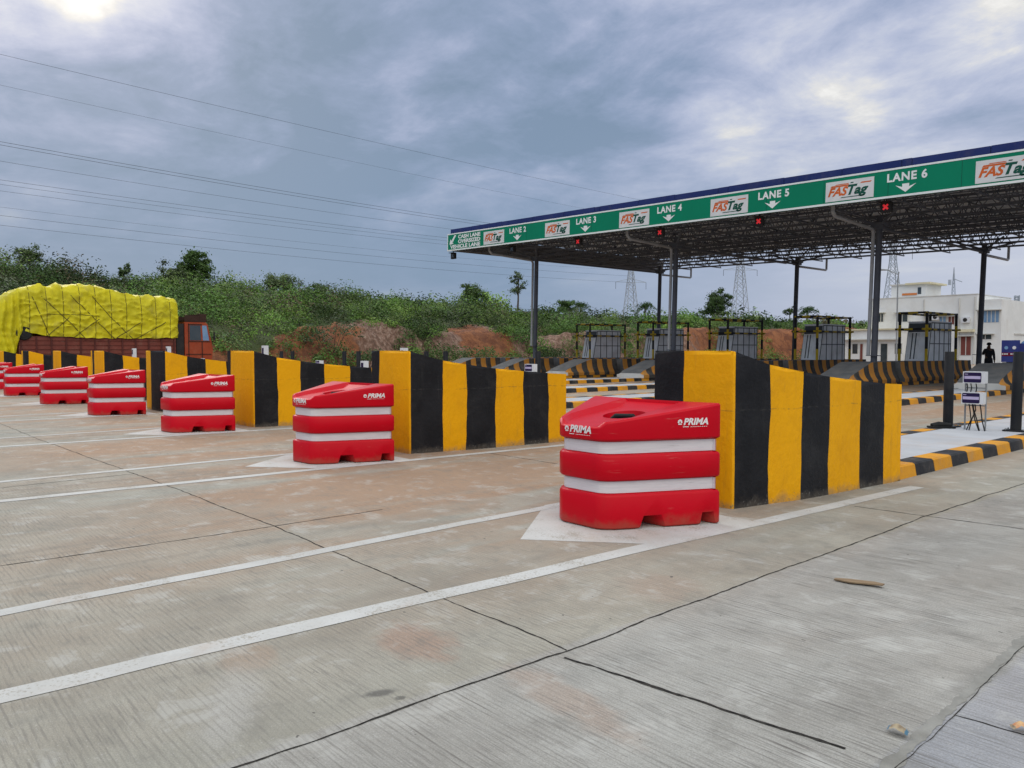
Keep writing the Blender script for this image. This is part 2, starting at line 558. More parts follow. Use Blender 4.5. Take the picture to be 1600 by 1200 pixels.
# ------------------------------------------------------------------ ground
def concrete_material():
    m = bpy.data.materials.new('concrete_pavement')
    m.use_nodes = True
    T = NT(m.node_tree)
    bs = T.n['Principled BSDF']
    pos = T.add('ShaderNodeNewGeometry').outputs['Position']
    s = T.add('ShaderNodeSeparateXYZ')
    T.l.new(pos, s.inputs[0])
    X, Y = s.outputs[0], s.outputs[1]
    n_big = T.noise(pos, 0.22, 6, 0.55, 0.3)
    n_mid = T.noise(pos, 1.1, 8, 0.62, 0.3)
    n_fine = T.noise(pos, 45.0, 4, 0.7)
    col = T.mix(T.mrange(n_mid, 0.32, 0.70), (0.40, 0.392, 0.330), (0.275, 0.270, 0.224))
    # slabs at the camera's side: paler, then bluish
    e1 = T.mrange(T.math('ADD', X, T.math('MULTIPLY', n_fine, 0.02)), -2.80, -2.77, smooth=False)
    col = T.mix(e1, col, T.mix(T.mrange(n_mid, 0.35, 0.68), (0.41, 0.41, 0.38), (0.30, 0.297, 0.272)))
    e2 = T.mrange(T.math('ADD', X, T.math('MULTIPLY', n_mid, 0.12)), -1.19, -1.14, smooth=False)
    col = T.mix(e2, col, T.mix(T.mrange(n_mid, 0.35, 0.68), (0.36, 0.375, 0.40), (0.27, 0.285, 0.31)))
    # tyre-laid red dust, in streaks along the lanes
    st = T.noise(T.mapping(pos, scale=(1.0, 0.16, 1.0)), 1.15, 7, 0.62, 0.3)
    st2 = T.noise(T.mapping(pos, scale=(1.0, 0.45, 1.0), loc=(5, 3, 1)), 0.5, 5, 0.6)
    lane = T.mrange(X, -2.2, -6.5)
    dens = T.math('MULTIPLY', T.math('ADD', T.mrange(st, 0.38, 0.58), T.mrange(st2, 0.40, 0.60)), 0.5)
    far = T.mrange(Y, 0.8, 4.5, 0.35, 1.0)
    dens = T.math('MULTIPLY', T.math('MULTIPLY', dens, far), T.math('ADD', T.math('MULTIPLY', lane, 1.25), 0.14))
    col = T.mix(dens, col, (0.385, 0.238, 0.140))
    # tyre rubber laid along the lanes
    tr = T.noise(T.mapping(pos, scale=(5.0, 0.10, 1.0), loc=(3, 8, 0)), 1.0, 5, 0.6)
    tr2 = T.noise(T.mapping(pos, scale=(0.55, 0.08, 1.0), loc=(1, 2, 0)), 1.0, 3, 0.5)
    trk = T.math('MULTIPLY', T.math('MULTIPLY', T.mrange(tr, 0.52, 0.66), T.mrange(tr2, 0.45, 0.60)), T.math('ADD', T.math('MULTIPLY', lane, 0.38), 0.04))
    col = T.mix(trk, col, (0.13, 0.115, 0.10))
    # stains with their own shape: red soil spill, pale laitance, oil
    def blob(x, y, rx, ry, rot, c, amt, soft=0.55):
        nonlocal col
        mp = T.mapping(pos, loc=(0, 0, 0))
        v = T.vmath('SUBTRACT', mp, (x, y, 0))
        v = T.mapping(v, rot=(0, 0, rot))
        v = T.vmath('DIVIDE', v, (rx, ry, 1))
        ln = T.vmath('LENGTH', v)
        ln = T.math('ADD', ln, T.math('MULTIPLY', T.math('SUBTRACT', T.noise(pos, 6.0, 7, 0.65), 0.5), 1.3))
        col = T.mix(T.mrange(ln, 1.0, 1.0 - soft, 0.0, amt), col, c)
    blob(-3.35, 2.25, 0.38, 0.22, 0.2, (0.36, 0.20, 0.13), 0.6)
    blob(-3.7, 1.5, 0.25, 0.16, 0.4, (0.38, 0.24, 0.15), 0.45)
    blob(-2.35, 2.35, 0.55, 0.16, 0.1, (0.40, 0.26, 0.18), 0.4)
    blob(-3.1, 3.95, 0.35, 0.35, 0.1, (0.37, 0.24, 0.17), 0.35)
    blob(-3.25, 1.25, 0.60, 0.16, 0.5, (0.47, 0.46, 0.43), 0.6, 0.8)
    blob(-2.93, 1.78, 0.045, 0.10, 0.25, (0.05, 0.05, 0.048), 0.85, 0.7)
    blob(-2.83, 1.82, 0.025, 0.03, 0.25, (0.06, 0.06, 0.055), 0.8, 0.5)
    blob(-1.27, 3.9, 0.09, 0.5, 0.05, (0.24, 0.235, 0.215), 0.7, 0.8)
    # broom tining across the lanes
    t1 = T.noise(T.mapping(pos, scale=(5.0, 75.0, 1)), 1.0, 4, 0.65)
    t2 = T.noise(T.mapping(pos, scale=(1.5, 85.0, 1), rot=(0, 0, rad(2.0)), loc=(2, 4, 0)), 1.0, 5, 0.7)
    patch = T.mrange(T.noise(pos, 1.3, 6, 0.62), 0.38, 0.64)
    g = T.math('ADD', T.math('MULTIPLY', T.mrange(t1, 0.50, 0.60), 0.34), T.math('MULTIPLY', T.mrange(t2, 0.555, 0.60), T.math('ADD', T.math('MULTIPLY', e1, 0.60), 0.10)))
    g = T.math('MULTIPLY', g, T.math('ADD', T.math('MULTIPLY', patch, 0.75), 0.25))
    # fine regular comb lines
    yw = T.math('ADD', Y, T.math('MULTIPLY', T.noise(pos, 1.5, 3, 0.5), 0.03))
    cw = T.math('SINE', T.math('MULTIPLY', yw, 2 * math.pi / 0.030))
    g = T.math('ADD', g, T.math('MULTIPLY', T.math('MULTIPLY', T.mrange(cw, 0.2, 0.9), T.mrange(t1, 0.36, 0.54)), 0.22))
    grain = T.noise(pos, 130.0, 3, 0.75)
    col = T.mix(T.mrange(grain, 0.38, 0.66, 0.0, 0.42), col, (0.13, 0.125, 0.11))
    col = T.mix(T.mrange(T.noise(pos, 70.0, 3, 0.7), 0.58, 0.70, 0.0, 0.5), col, (0.50, 0.49, 0.46))
    # mottling: pale laitance and darker damp-looking clouds
    mot = T.noise(pos, 3.2, 9, 0.68, 0.4)
    col = T.mix(T.mrange(mot, 0.52, 0.66, 0, 0.45), col, (0.50, 0.495, 0.46))
    col = T.mix(T.mrange(mot, 0.46, 0.33, 0, 0.38), col, (0.165, 0.16, 0.14))
    col = T.mix(g, col, (0.12, 0.11, 0.10))
    # speckle and small dark droppings
    col = T.mix(T.mrange(n_fine, 0.62, 0.80, 0, 0.35), col, (0.12, 0.11, 0.10))
    col = T.mix(T.mrange(T.noise(pos, 14.0, 2, 0.6), 0.735, 0.765, 0, 0.85), col, (0.06, 0.055, 0.05))
    col = T.mix(T.mrange(n_big, 0.35, 0.7, 0.0, 0.22), col, (0.22, 0.20, 0.17))
    T.l.new(col, bs.inputs['Base Color'])
    bs.inputs['Roughness'].default_value = 0.82
    bs.inputs['Specular IOR Level'].default_value = 0.3
    b = T.add('ShaderNodeBump')
    b.inputs['Strength'].default_value = 0.35
    b.inputs['Distance'].default_value = 0.006
    T.l.new(T.math('SUBTRACT', T.math('MULTIPLY', n_fine, 0.4), g), b.inputs['Height'])
    T.l.new(b.outputs[0], bs.inputs['Normal'])
    MATS['concrete_pavement'] = m


concrete_material()
mat('soil', (0.24, 0.12, 0.065), (0.18, 0.10, 0.06), 0.3, 0.95, 0.3, 3, (0.07, 0.10, 0.025), 0.7, 0.08, coords='World')

mb = MB()
quad(mb, [(-2600, -2600, -0.06), (2600, -2600, -0.06), (2600, 2600, -0.06), (-2600, 2600, -0.06)], 'soil')
structure(mb.build('ground'))
mb = MB()
quad(mb, [(-48.5, -40, 0), (30, -40, 0), (30, 150, 0), (-48.5, 150, 0)], 'concrete_pavement')
structure(mb.build('concrete_road'))


# painted lines and arrowheads
def strip(mb, pts, w, m, z, wob=0.0, step=0.12, seed=0):
    """ribbon along a polyline, with a slightly ragged edge"""
    P = []
    for a, b in zip(pts[:-1], pts[1:]):
        a, b = Vector(a), Vector(b)
        n = max(1, int((b - a).length / step))
        P += [a.lerp(b, i / n) for i in range(n)]
    P.append(Vector(pts[-1]))
    vs, fs = [], []
    for i, p in enumerate(P):
        t = (P[min(i + 1, len(P) - 1)] - P[max(i - 1, 0)]).normalized()
        nrm = Vector((-t.y, t.x))
        o = wob * 1.5 * mnoise.noise((p.x * 1.7 + seed, p.y * 1.7, 3.3))
        o += wob * 0.6 * mnoise.noise((p.x * 9 + seed, p.y * 9, 5.3))
        ww = w * (1 + ((0.55 * mnoise.noise((p.x * 5 + seed, p.y * 5, 1.1)) + 0.75 * mnoise.noise((p.x * 23 + seed, p.y * 23, 2.1))) if w < 0.06 else 0.03 * mnoise.noise((p.x * 5 + seed, p.y * 5, 1.1))))
        a = p + nrm * (o + ww / 2)
        b = p + nrm * (o - ww / 2)
        vs += [(a.x, a.y, z), (b.x, b.y, z)]
    for i in range(len(P) - 1):
        fs.append((2 * i, 2 * i + 1, 2 * i + 3, 2 * i + 2))
    mb.add(vs, fs, m)


mb = MB()
for k in range(8):
    ox, oy = -PITCH_X * k, skew(k)
    strip(mb, [(-4.02 + ox, -9), (-3.98 + ox, 0.5 + oy), (-3.80 + ox, 4.6 + oy), (-3.55 + ox, 9.0 + oy)], 0.155, 'line_paint', 0.003, 0.012, 0.3, k)
    strip(mb, [(-5.18 + ox, -9), (-5.26 + ox, 0.7 + oy), (-5.41 + ox, 5.3 + oy), (-5.85 + ox, 9.0 + oy)], 0.13, 'line_paint', 0.003, 0.012, 0.3, k + 20)
    quad(mb, [(-4.62 + ox, 4.1 + oy, 0.0015), (-3.78 + ox, 4.82 + oy, 0.0015), (-3.72 + ox, 6.1 + oy, 0.0015), (-5.50 + ox, 6.1 + oy, 0.0015), (-5.50 + ox, 5.2 + oy, 0.0015)], 'line_paint')
structure(mb.build('road_marking', fix=False))

mb = MB()
J = lambda pts, w, seed=0: strip(mb, pts, w, 'joint_tar', 0.002, 0.016, 0.02, seed)
J([(-2.70, -6), (-2.74, 2.71), (-2.86, 7.46), (-2.85, 30)], 0.011, 1)
J([(-2.74, 2.74), (-6.35, 2.83), (-10.2, 2.76), (-14.5, 2.64), (-30, 2.5)], 0.010, 2)
J([(-2.68, 2.66), (-2.0, 2.76), (-1.36, 2.84)], 0.017, 3)
J([(-3.5, 7.41), (-2.86, 7.46), (-2.1, 7.55), (-1.25, 7.6)], 0.012, 4)
J([(-6.45, -6), (-6.41, 0.85), (-6.35, 2.83), (-6.36, 3.9)], 0.011, 5)
J([(-10.0, -6), (-10.1, 1.35), (-10.2, 2.76)], 0.011, 6)
J([(-15.3, -6), (-15.3, 12)], 0.011, 7)
J([(-1.23, -2.0), (-2.7, -2.1), (-12, -2.1)], 0.014, 8)
J([(-2.86, 12.0), (-1.25, 12.2), (4, 12.4)], 0.012, 9)
J([(-2.86, 16.6), (-1.25, 16.8), (4, 17.0)], 0.012, 10)
J([(-1.2, 3.45), (0.8, 3.62)], 0.006, 12)
for k in range(1, 7):
    J([(-PITCH_X * (k - 1) - 5.8, 7.3 + skew(k)), (-PITCH_X * k - 3.6, 7.35 + skew(k))], 0.011, 20 + k)
structure(mb.build('pavement_joint', fix=False))
mb = MB()
strip(mb, [(-1.17, -2), (-1.2, 2.9), (-1.3, 5.0), (-1.35, 9), (-1.4, 30)], 0.042, 'mortar', 0.002, 0.010, 0.02, 44)
strip(mb, [(-1.145, -2), (-1.175, 2.9), (-1.275, 5.0), (-1.325, 9), (-1.375, 30)], 0.0035, 'joint_tar', 0.0025, 0.012, 0.02, 45)
structure(mb.build('pavement_seam', fix=False))


# ------------------------------------------------------------------ hill
def nz(x, y, s, seed=0.0):
    return mnoise.noise((x * s + seed, y * s - seed, seed * 0.7))


def interp(x, xs, ys):
    return float(np.interp(x, xs, ys))


def crest(Y):
    return interp(Y, [-60, -10, 10, 34, 65, 100, 140, 200, 330], [9.4, 8.9, 8.3, 7.0, 5.8, 5.3, 5.6, 5.8, 5.0])


def cut_h(Y):
    return interp(Y, [-60, 12, 20, 32, 40, 60, 100, 160, 330], [1.0, 1.0, 2.2, 3.3, 2.9, 3.1, 4.4, 4.6, 3.0])


def hill_u(X, Y):
    return -49.5 - X + 2.2 * nz(X * 0.3, Y, 0.09, 2.0) + 0.9 * nz(X, Y, 0.35, 4.0)


def hill_z(X, Y):
    u = hill_u(X, Y)
    if u <= 0:
        return -0.02 + 0.0 * u
    c = cut_h(Y)
    t = min(1.0, max(0.0, (u - 1.0) / 3.0))
    z = 0.25 * min(u, 1.0) + (c - 0.25) * (t * t * (3 - 2 * t))
    if u > 4:
        t2 = min(1.0, (u - 4) / 24.0)
        z += (crest(Y) - c) * (t2 ** 0.85)
    if u > 28:
        z -= 0.07 * (u - 28)
    z += (0.55 * nz(X, Y, 0.12, 9.0) + 0.25 * nz(X, Y, 0.5, 11.0)) * min(1, u / 4)
    fw_ = 1.0 if 1.0 < u < 4.6 else 0.0
    if fw_:
        z += 0.55 * abs(nz(X * 0.3, Y, 1.1, 15.0)) + 0.45 * nz(X * 0.5, Y, 0.55, 17.0)
    return z


def hill_veg(X, Y):
    """0 bare soil .. 1 grown over"""
    u = hill_u(X, Y)
    edge = interp(Y, [-60, 9, 14, 18, 24, 30, 40, 60, 100, 160], [2.0, 2.0, 3.5, 4.5, 4.5, 4.6, 5.5, 6.0, 6.2, 6.0])
    v = (u - edge) / 1.4 + 2.6 * nz(X, Y, 0.15, 21.0) + 0.9 * nz(X, Y, 0.45, 23.0)
    return max(0.0, min(1.0, v))


def hill_material():
    m = bpy.data.materials.new('hill_soil')
    m.use_nodes = True
    T = NT(m.node_tree)
    bs = T.n['Principled BSDF']
    pos = T.add('ShaderNodeNewGeometry').outputs['Position']
    at = T.add('ShaderNodeAttribute', attribute_name='tint')
    s = T.add('ShaderNodeSeparateColor')
    T.l.new(at.outputs['Color'], s.inputs[0])
    n1 = T.noise(pos, 0.9, 9, 0.72, 0.5)
    n2 = T.noise(T.mapping(pos, scale=(1, 1, 0.16)), 2.9, 8, 0.78, 0.5)
    soil = T.mix(T.mrange(n1, 0.40, 0.60), (0.33, 0.125, 0.048), (0.18, 0.062, 0.027))
    soil = T.mix(T.mrange(n2, 0.56, 0.72, 0, 0.6), soil, (0.34, 0.20, 0.125))
    soil = T.mix(T.mrange(n2, 0.45, 0.33, 0, 0.7), soil, (0.085, 0.032, 0.02))
    rock = T.ramp(n2, [(0.34, (0.07, 0.045, 0.035)), (0.46, (0.21, 0.115, 0.075)), (0.57, (0.35, 0.225, 0.165)), (0.70, (0.52, 0.41, 0.33))])
    rk = T.mrange(T.math('ADD', s.outputs[1], T.math('MULTIPLY', T.math('SUBTRACT', n1, 0.5), 1.2)), 0.35, 0.65)
    col = T.mix(rk, soil, rock)
    grass = T.mix(n1, (0.055, 0.085, 0.022), (0.085, 0.10, 0.03))
    gk = T.mrange(T.math('ADD', s.outputs[0], T.math('MULTIPLY', T.math('SUBTRACT', T.noise(pos, 1.6, 7, 0.7), 0.5), 1.2)), 0.35, 0.65)
    col = T.mix(gk, col, grass)
    T.l.new(col, bs.inputs['Base Color'])
    bs.inputs['Roughness'].default_value = 0.95
    b = T.add('ShaderNodeBump')
    b.inputs['Strength'].default_value = 0.9
    b.inputs['Distance'].default_value = 0.5
    T.l.new(n2, b.inputs['Height'])
    T.l.new(b.outputs[0], bs.inputs['Normal'])
    MATS['hill_soil'] = m


hill_material()


def rockiness(X, Y):
    return max(interp(Y, [28, 33, 38, 42], [0, 1, 1, 0]), interp(Y, [44, 47, 66, 78], [0, 1, 1, 0]))


def build_hill():
    xs = np.concatenate([np.arange(-47.5, -58, -0.4), np.arange(-58, -84, -1.2), np.arange(-84, -150, -6)])
    ys = np.concatenate([np.arange(-60, 0, 1.5), np.arange(0, 90, 0.5), np.arange(90, 330, 1.5)])
    vs, tint = [], []
    for y in ys:
        for x in xs:
            z = hill_z(x, y)
            vs.append((x, y, z))
            tint += [hill_veg(x, y), rockiness(x, y), 0, 1]
    nx = len(xs)
    fs = [(j * nx + i, j * nx + i + 1, (j + 1) * nx + i + 1, (j + 1) * nx + i) for j in range(len(ys) - 1) for i in range(nx - 1)]
    mb = MB()
    mb.add(vs, fs, 'hill_soil')
    o = mb.build('hill', smooth=60)
    a = o.data.color_attributes.new('tint', 'FLOAT_COLOR', 'POINT')
    a.data.foreach_set('color', tint)
    structure(o)


build_hill()


# ------------------------------------------------------------------ foliage
def leaf_mesh(name, cen, size, tint, parent=None, up=0.35, aspect=0.55, dirs=None):
    """many small diamond leaves, numpy arrays"""
    n = len(cen)
    nrm = RNG.normal(size=(n, 3))
    if dirs is None:
        nrm[:, 2] = np.abs(nrm[:, 2]) + up
    else:
        nrm = nrm * 0.32 + dirs
    nrm /= np.linalg.norm(nrm, axis=1)[:, None]
    a = RNG.normal(size=(n, 3))
    u = np.cross(nrm, a)
    u /= np.linalg.norm(u, axis=1)[:, None] + 1e-9
    w = np.cross(nrm, u)
    L = size[:, None]
    V = np.empty((n, 4, 3))
    V[:, 0] = cen + u * L
    V[:, 1] = cen + w * L * aspect
    V[:, 2] = cen - u * L
    V[:, 3] = cen - w * L * aspect
    me = bpy.data.meshes.new(name)
    me.vertices.add(n * 4)
    me.vertices.foreach_set('co', V.reshape(-1))
    me.loops.add(n * 4)
    me.loops.foreach_set('vertex_index', np.arange(n * 4, dtype=np.int32))
    me.polygons.add(n)
    me.polygons.foreach_set('loop_start', np.arange(0, n * 4, 4, dtype=np.int32))
    me.polygons.foreach_set('loop_total', np.full(n, 4, dtype=np.int32))
    me.update(calc_edges=True)
    c = np.ones((n, 4, 4))
    c[:, :, :3] = tint[:, None, :] * 1.25
    at = me.color_attributes.new('tint', 'FLOAT_COLOR', 'POINT')
    at.data.foreach_set('color', c.reshape(-1))
    me.materials.append(MATS['foliage'])
    o = bpy.data.objects.new(name, me)
    COL.objects.link(o)
    if parent is not None:
        o.parent = parent
    return o


GREENS = np.array([(0.062, 0.120, 0.022), (0.088, 0.165, 0.028), (0.125, 0.20, 0.040), (0.045, 0.080, 0.020), (0.105, 0.145, 0.046), (0.070, 0.135, 0.034)])


def bush_leaves(c, r, h, n, lsize, base=None):
    d = RNG.normal(size=(n, 3))
    d /= np.linalg.norm(d, axis=1)[:, None]
    rr = RNG.uniform(0.35, 1.0, n) ** 0.6
    lump = 1 + 0.25 * np.sin(d[:, 0] * 5 + c[0]) * np.sin(d[:, 1] * 4 + c[1])
    p = d * (rr * lump)[:, None]
    p[:, 0] *= r
    p[:, 1] *= r
    p[:, 2] = np.abs(p[:, 2]) * h
    t = GREENS[RNG.integers(len(GREENS))] if base is None else np.array(base)
    tint = t[None, :] * RNG.uniform(0.86, 1.15, (n, 1)) * RNG.uniform(0.94, 1.06, (n, 3))
    d[:, 2] = np.abs(d[:, 2])
    return p + np.array(c)[None, :], RNG.uniform(0.7, 1.3, n) * lsize, tint, d


def build_scrub():
    C, S, TT, DD = [], [], [], []
    def add(x, y, z, r, h, n, ls, base=None):
        a, b, c, d = bush_leaves((x, y, z), r, h, n, ls, base)
        C.append(a); S.append(b); TT.append(c); DD.append(d)
    for i in range(4600):
        y = RNG.uniform(-12, 175) if i % 3 else RNG.uniform(-5, 60)
        x = -RNG.uniform(50, 86)
        az = math.degrees(math.atan2(-x, y))
        if az < 22 or az > 87:
            continue
        v = hill_veg(x, y)
        if v < RNG.uniform(0.25, 0.9):
            continue
        dist = math.hypot(x, y)
        clump = nz(x, y, 0.11, 31.0)
        big = RNG.uniform() < 0.16
        r = RNG.uniform(1.1, 2.1) if big else RNG.uniform(0.5, 1.1)
        r *= 1 + 0.5 * max(0, clump)
        h = r * RNG.uniform(0.8, 1.45)
        base = GREENS[RNG.integers(len(GREENS))] * RNG.choice([0.5, 0.75, 1.0, 1.25, 1.6]) * (0.5 if clump < -0.12 else 1.0)
        q = RNG.uniform()
        if q < 0.05:
            base = np.array((0.10, 0.085, 0.045))
        elif q < 0.13:
            base = np.array((0.085, 0.105, 0.06))
        elif q < 0.19:
            base = np.array((0.10, 0.16, 0.03))
        add(x, y, hill_z(x, y) - 0.15, r, h, int(95 * max(0.8, r ** 1.7)), 0.074 * (0.75 + dist / 130.0) * (1 + 0.4 * (dist > 90)) * (1.15 if big else 1), base)
    # weeds along the foot of the bank and on its ledges
    for i in range(1500):
        y = RNG.uniform(14, 150)
        x = -RNG.uniform(49.5, 57)
        if hill_veg(x, y) > 0.6 or nz(x, y, 0.15, 41.0) < 0.02:
            continue
        r = RNG.uniform(0.35, 0.8) if i % 4 else RNG.uniform(0.8, 1.5)
        add(x, y, hill_z(x, y) - 0.05, r, r * 1.1, int(70 * max(1, r * r * 1.6)), 0.09, GREENS[RNG.integers(len(GREENS))] * 1.05)
    # growth beyond the office
    for i in range(260):
        y = RNG.uniform(135, 175)
        x = RNG.uniform(-85, -20)
        r = RNG.uniform(1.4, 3.0)
        add(x, y, 0, r, r * RNG.uniform(0.9, 1.6), 80, 0.26)
    o = leaf_mesh('hillside_scrub', np.concatenate(C), np.concatenate(S), np.concatenate(TT), dirs=np.concatenate(DD))
    tag(o, 'dense green thorny scrub covering the hillside and the bank behind the toll lanes', 'scrub', kind='stuff')


build_scrub()


def at_az(px, D):
    """ground point in the direction of photo column px at distance D"""
    az = YAW - math.atan((px - 800) / 1225.0)
    return -math.sin(az) * D, math.cos(az) * D


def tree(label, px, D, H, crown_w, crown_h, kind, group=None, base=(0.045, 0.085, 0.02), name='tree', zb=None):
    x, y = at_az(px, D)
    z = hill_z(x, y) - 0.2 if zb is None else zb
    root = thing(name, label, 'tree', (x, y, z), random.uniform(0, 6), group)
    mb = MB()
    lean = Vector((random.uniform(-.05, .05), random.uniform(-.05, .05), 1))
    ctr = H - crown_h * 0.5
    r0 = 0.018 * H + 0.04
    top = lean * (H - crown_h * 0.25)
    mb.tube([(0, 0, 0), lean * (ctr * 0.5) + Vector((0.05, 0.02, 0)), lean * ctr, top], [r0, r0 * 0.75, r0 * 0.5, r0 * 0.15], 'bark', 8)
    C, S, TT, DD = [], [], [], []
    nb = {'dense': 16, 'umbrella': 9, 'sapling': 10, 'bushy': 14, 'small': 7}[kind]
    for i in range(nb):
        an = i * 2.4 + random.uniform(-.3, .3)
        f = random.uniform(0.15, 1)
        if kind == 'umbrella':
            zz = H - crown_h * random.uniform(0.1, 0.75)
            rr = crown_w * 0.5 * random.uniform(0.3, 0.95)
        else:
            zz = H - crown_h + crown_h * f * 0.95
            rr = crown_w * 0.5 * math.sqrt(max(0.05, 1 - ((f - 0.42) / 0.6) ** 2)) * random.uniform(0.45, 0.95)
        tip = Vector((math.cos(an) * rr, math.sin(an) * rr, zz))
        st = lean * min(ctr, max(0.25 * H, zz - crown_h * 0.4))
        mb.tube([st, st.lerp(tip, 0.55) + Vector((0, 0, 0.05 * H)), tip], [r0 * 0.4, r0 * 0.22, r0 * 0.08], 'bark', 5)
        for q in range(3):
            c = st.lerp(tip, 0.62 + 0.2 * q) + Vector((random.gauss(0, .1), random.gauss(0, .1), random.gauss(0, .08))) * crown_w
            rad_ = crown_w * random.uniform(0.08, 0.17)
            n = {'dense': 120, 'bushy': 105, 'umbrella': 60, 'sapling': 45, 'small': 50}[kind]
            d = RNG.normal(size=(n, 3)) * rad_ * 0.6
            d[:, 2] *= 0.7
            DD.append(d / (np.linalg.norm(d, axis=1)[:, None] + 1e-6) + np.array([0, 0, 0.25]))
            C.append(d + np.array(c))
            S.append(RNG.uniform(0.7, 1.3, n) * (0.062 if kind == 'dense' else 0.05) * (1 + D / 90.0))
            tt = np.array(base) * random.uniform(0.7, 1.4)
            TT.append(tt[None, :] * RNG.uniform(0.75, 1.3, (n, 1)) * RNG.uniform(0.94, 1.06, (n, 3)))
    mb.build('trunk', root, smooth=50)
    leaf_mesh('crown', np.concatenate(C), np.concatenate(S), np.concatenate(TT), root, dirs=np.concatenate(DD))
    return root


def palm(label, px, D, H, spread, group='palms peeking over the hill'):
    x, y = at_az(px, D)
    root = thing('palm_tree', label, 'palm', (x, y, hill_z(x, y) - 0.2), random.uniform(0, 6), group)
    mb = MB()
    mb.tube([(0, 0, 0), (0.1, 0, H * 0.5), (0.05, 0.05, H)], [0.2, 0.15, 0.12], 'bark', 8)
    mb.build('trunk', root, smooth=50)
    C, S, TT = [], [], []
    for i in range(15):
        an = i * 2.4
        el = random.uniform(-0.2, 1.0)
        for s in np.linspace(0.08, 1, 14):
            rr = spread * s * math.cos(el * 0.7)
            zz = H + spread * (s * math.sin(el) - 0.75 * s * s)
            n = 4
            C.append(np.array([[math.cos(an) * rr, math.sin(an) * rr, zz]]) + RNG.normal(size=(n, 3)) * 0.10 * spread * (1.1 - s * 0.6))
            S.append(np.full(n, 0.12 * spread))
            TT.append(np.array([(0.04, 0.075, 0.022)]) * RNG.uniform(0.7, 1.3, (n, 1)))
    leaf_mesh('crown', np.concatenate(C), np.concatenate(S), np.concatenate(TT), root, aspect=0.22)


GT = 'trees on the hill skyline'
tree('sparse flat-topped tree on the crest at the far left, above the yellow tarpaulin', 50, 79, 2.4, 2.6, 1.5, 'umbrella', GT, (0.05, 0.075, 0.025))
tree('tiny thin tree sticking out of the scrub above the middle of the lorry', 196, 80, 2.2, 1.3, 1.0, 'small', GT, (0.045, 0.07, 0.025))
tree('large round dark green tree on the crest behind the lorry cab', 306, 81, 3.9, 3.5, 3.0, 'dense', GT, (0.045, 0.085, 0.018))
tree('big dark bushy tree just left of the round tree on the crest', 272, 78, 2.3, 3.6, 1.8, 'bushy', GT, (0.042, 0.06, 0.022))
tree('pale feathery tree on the slope right of the lorry', 440, 86, 2.9, 4.2, 2.0, 'bushy', GT, (0.07, 0.10, 0.035))
tree('low dark tree on the skyline right of the feathery tree', 492, 90, 2.4, 3.0, 1.7, 'bushy', GT, (0.045, 0.07, 0.025))
tree('leafy green tree left of the tall sapling on the crest', 738, 98, 3.6, 3.6, 2.8, 'bushy', GT, (0.06, 0.10, 0.028))
tree('tall thin sapling with a tuft of leaves, beside the leftmost canopy column', 808, 104, 6.2, 2.3, 2.6, 'sapling', GT, (0.07, 0.10, 0.045))
tree('small round tree right of the leftmost canopy column', 884, 110, 3.4, 2.6, 2.2, 'bushy', GT, (0.055, 0.095, 0.028))
tree('dark full tree standing alone on the crest left of the middle pylon', 1118, 140, 7.2, 4.7, 5.6, 'dense', GT, (0.04, 0.07, 0.02))
tree('little lone tree on a bare stem left of the back column', 1232, 150, 4.6, 1.8, 1.7, 'small', GT, (0.045, 0.07, 0.025))
palm('palm crown right of the leftmost column above the booths', 907, 118, 3.2, 1.7)
palm('palm crown above the second booth frame from the left', 1008, 125, 3.2, 1.8)
palm('palm crown behind the fourth booth frame from the left', 1259, 150, 3.6, 2.2)


def shrub(label, x, y, r, h, base):
    root = thing('shrub', label, 'shrub', (x, y, max(0, hill_z(x, y)) - 0.05), 0, 'shrubs at the foot of the bank')
    mb = MB()
    C, S, TT = [], [], []
    for i in range(6):
        an = i * 1.05 + random.uniform(-.3, .3)
        tip = Vector((math.cos(an) * r * 0.6, math.sin(an) * r * 0.6, h * random.uniform(0.5, 0.9)))
        mb.tube([(0, 0, 0), tip * 0.5 + Vector((0, 0, 0.1)), tip], [0.03, 0.022, 0.01], 'bark', 5)
        a, b, c, d = bush_leaves((tip.x, tip.y, tip.z - h * 0.3), r * 0.5, h * 0.5, 150, 0.085, np.array(base) * random.uniform(0.8, 1.25))
        C.append(a); S.append(b); TT.append(c)
    mb.build('stem', root)
    leaf_mesh('foliage', np.concatenate(C), np.concatenate(S), np.concatenate(TT), root)


for lab, px, D, r, h, b in (
        ('rounded green shrub growing against the pale rock face, left of the leftmost column', 690, 60, 1.5, 2.2, (0.055, 0.095, 0.025)),
        ('broad shrub at the foot of the pale rock face', 745, 62, 1.9, 1.9, (0.06, 0.105, 0.03)),
        ('dark leafy shrub just right of the leftmost column base', 862, 68, 1.4, 2.0, (0.035, 0.065, 0.02)),
        ('bright green shrub in front of the rock outcrop above the second wall', 800, 64, 1.2, 1.5, (0.075, 0.13, 0.03)),
        ('large grey-green shrub between the red soil mound and the rock outcrop', 520, 58, 2.2, 3.0, (0.05, 0.08, 0.035)),
        ('green shrub below the red soil mound', 575, 58, 1.6, 1.6, (0.05, 0.085, 0.028))):
    x, y = at_az(px, D)
    shrub(lab, x, y, r, h, b)


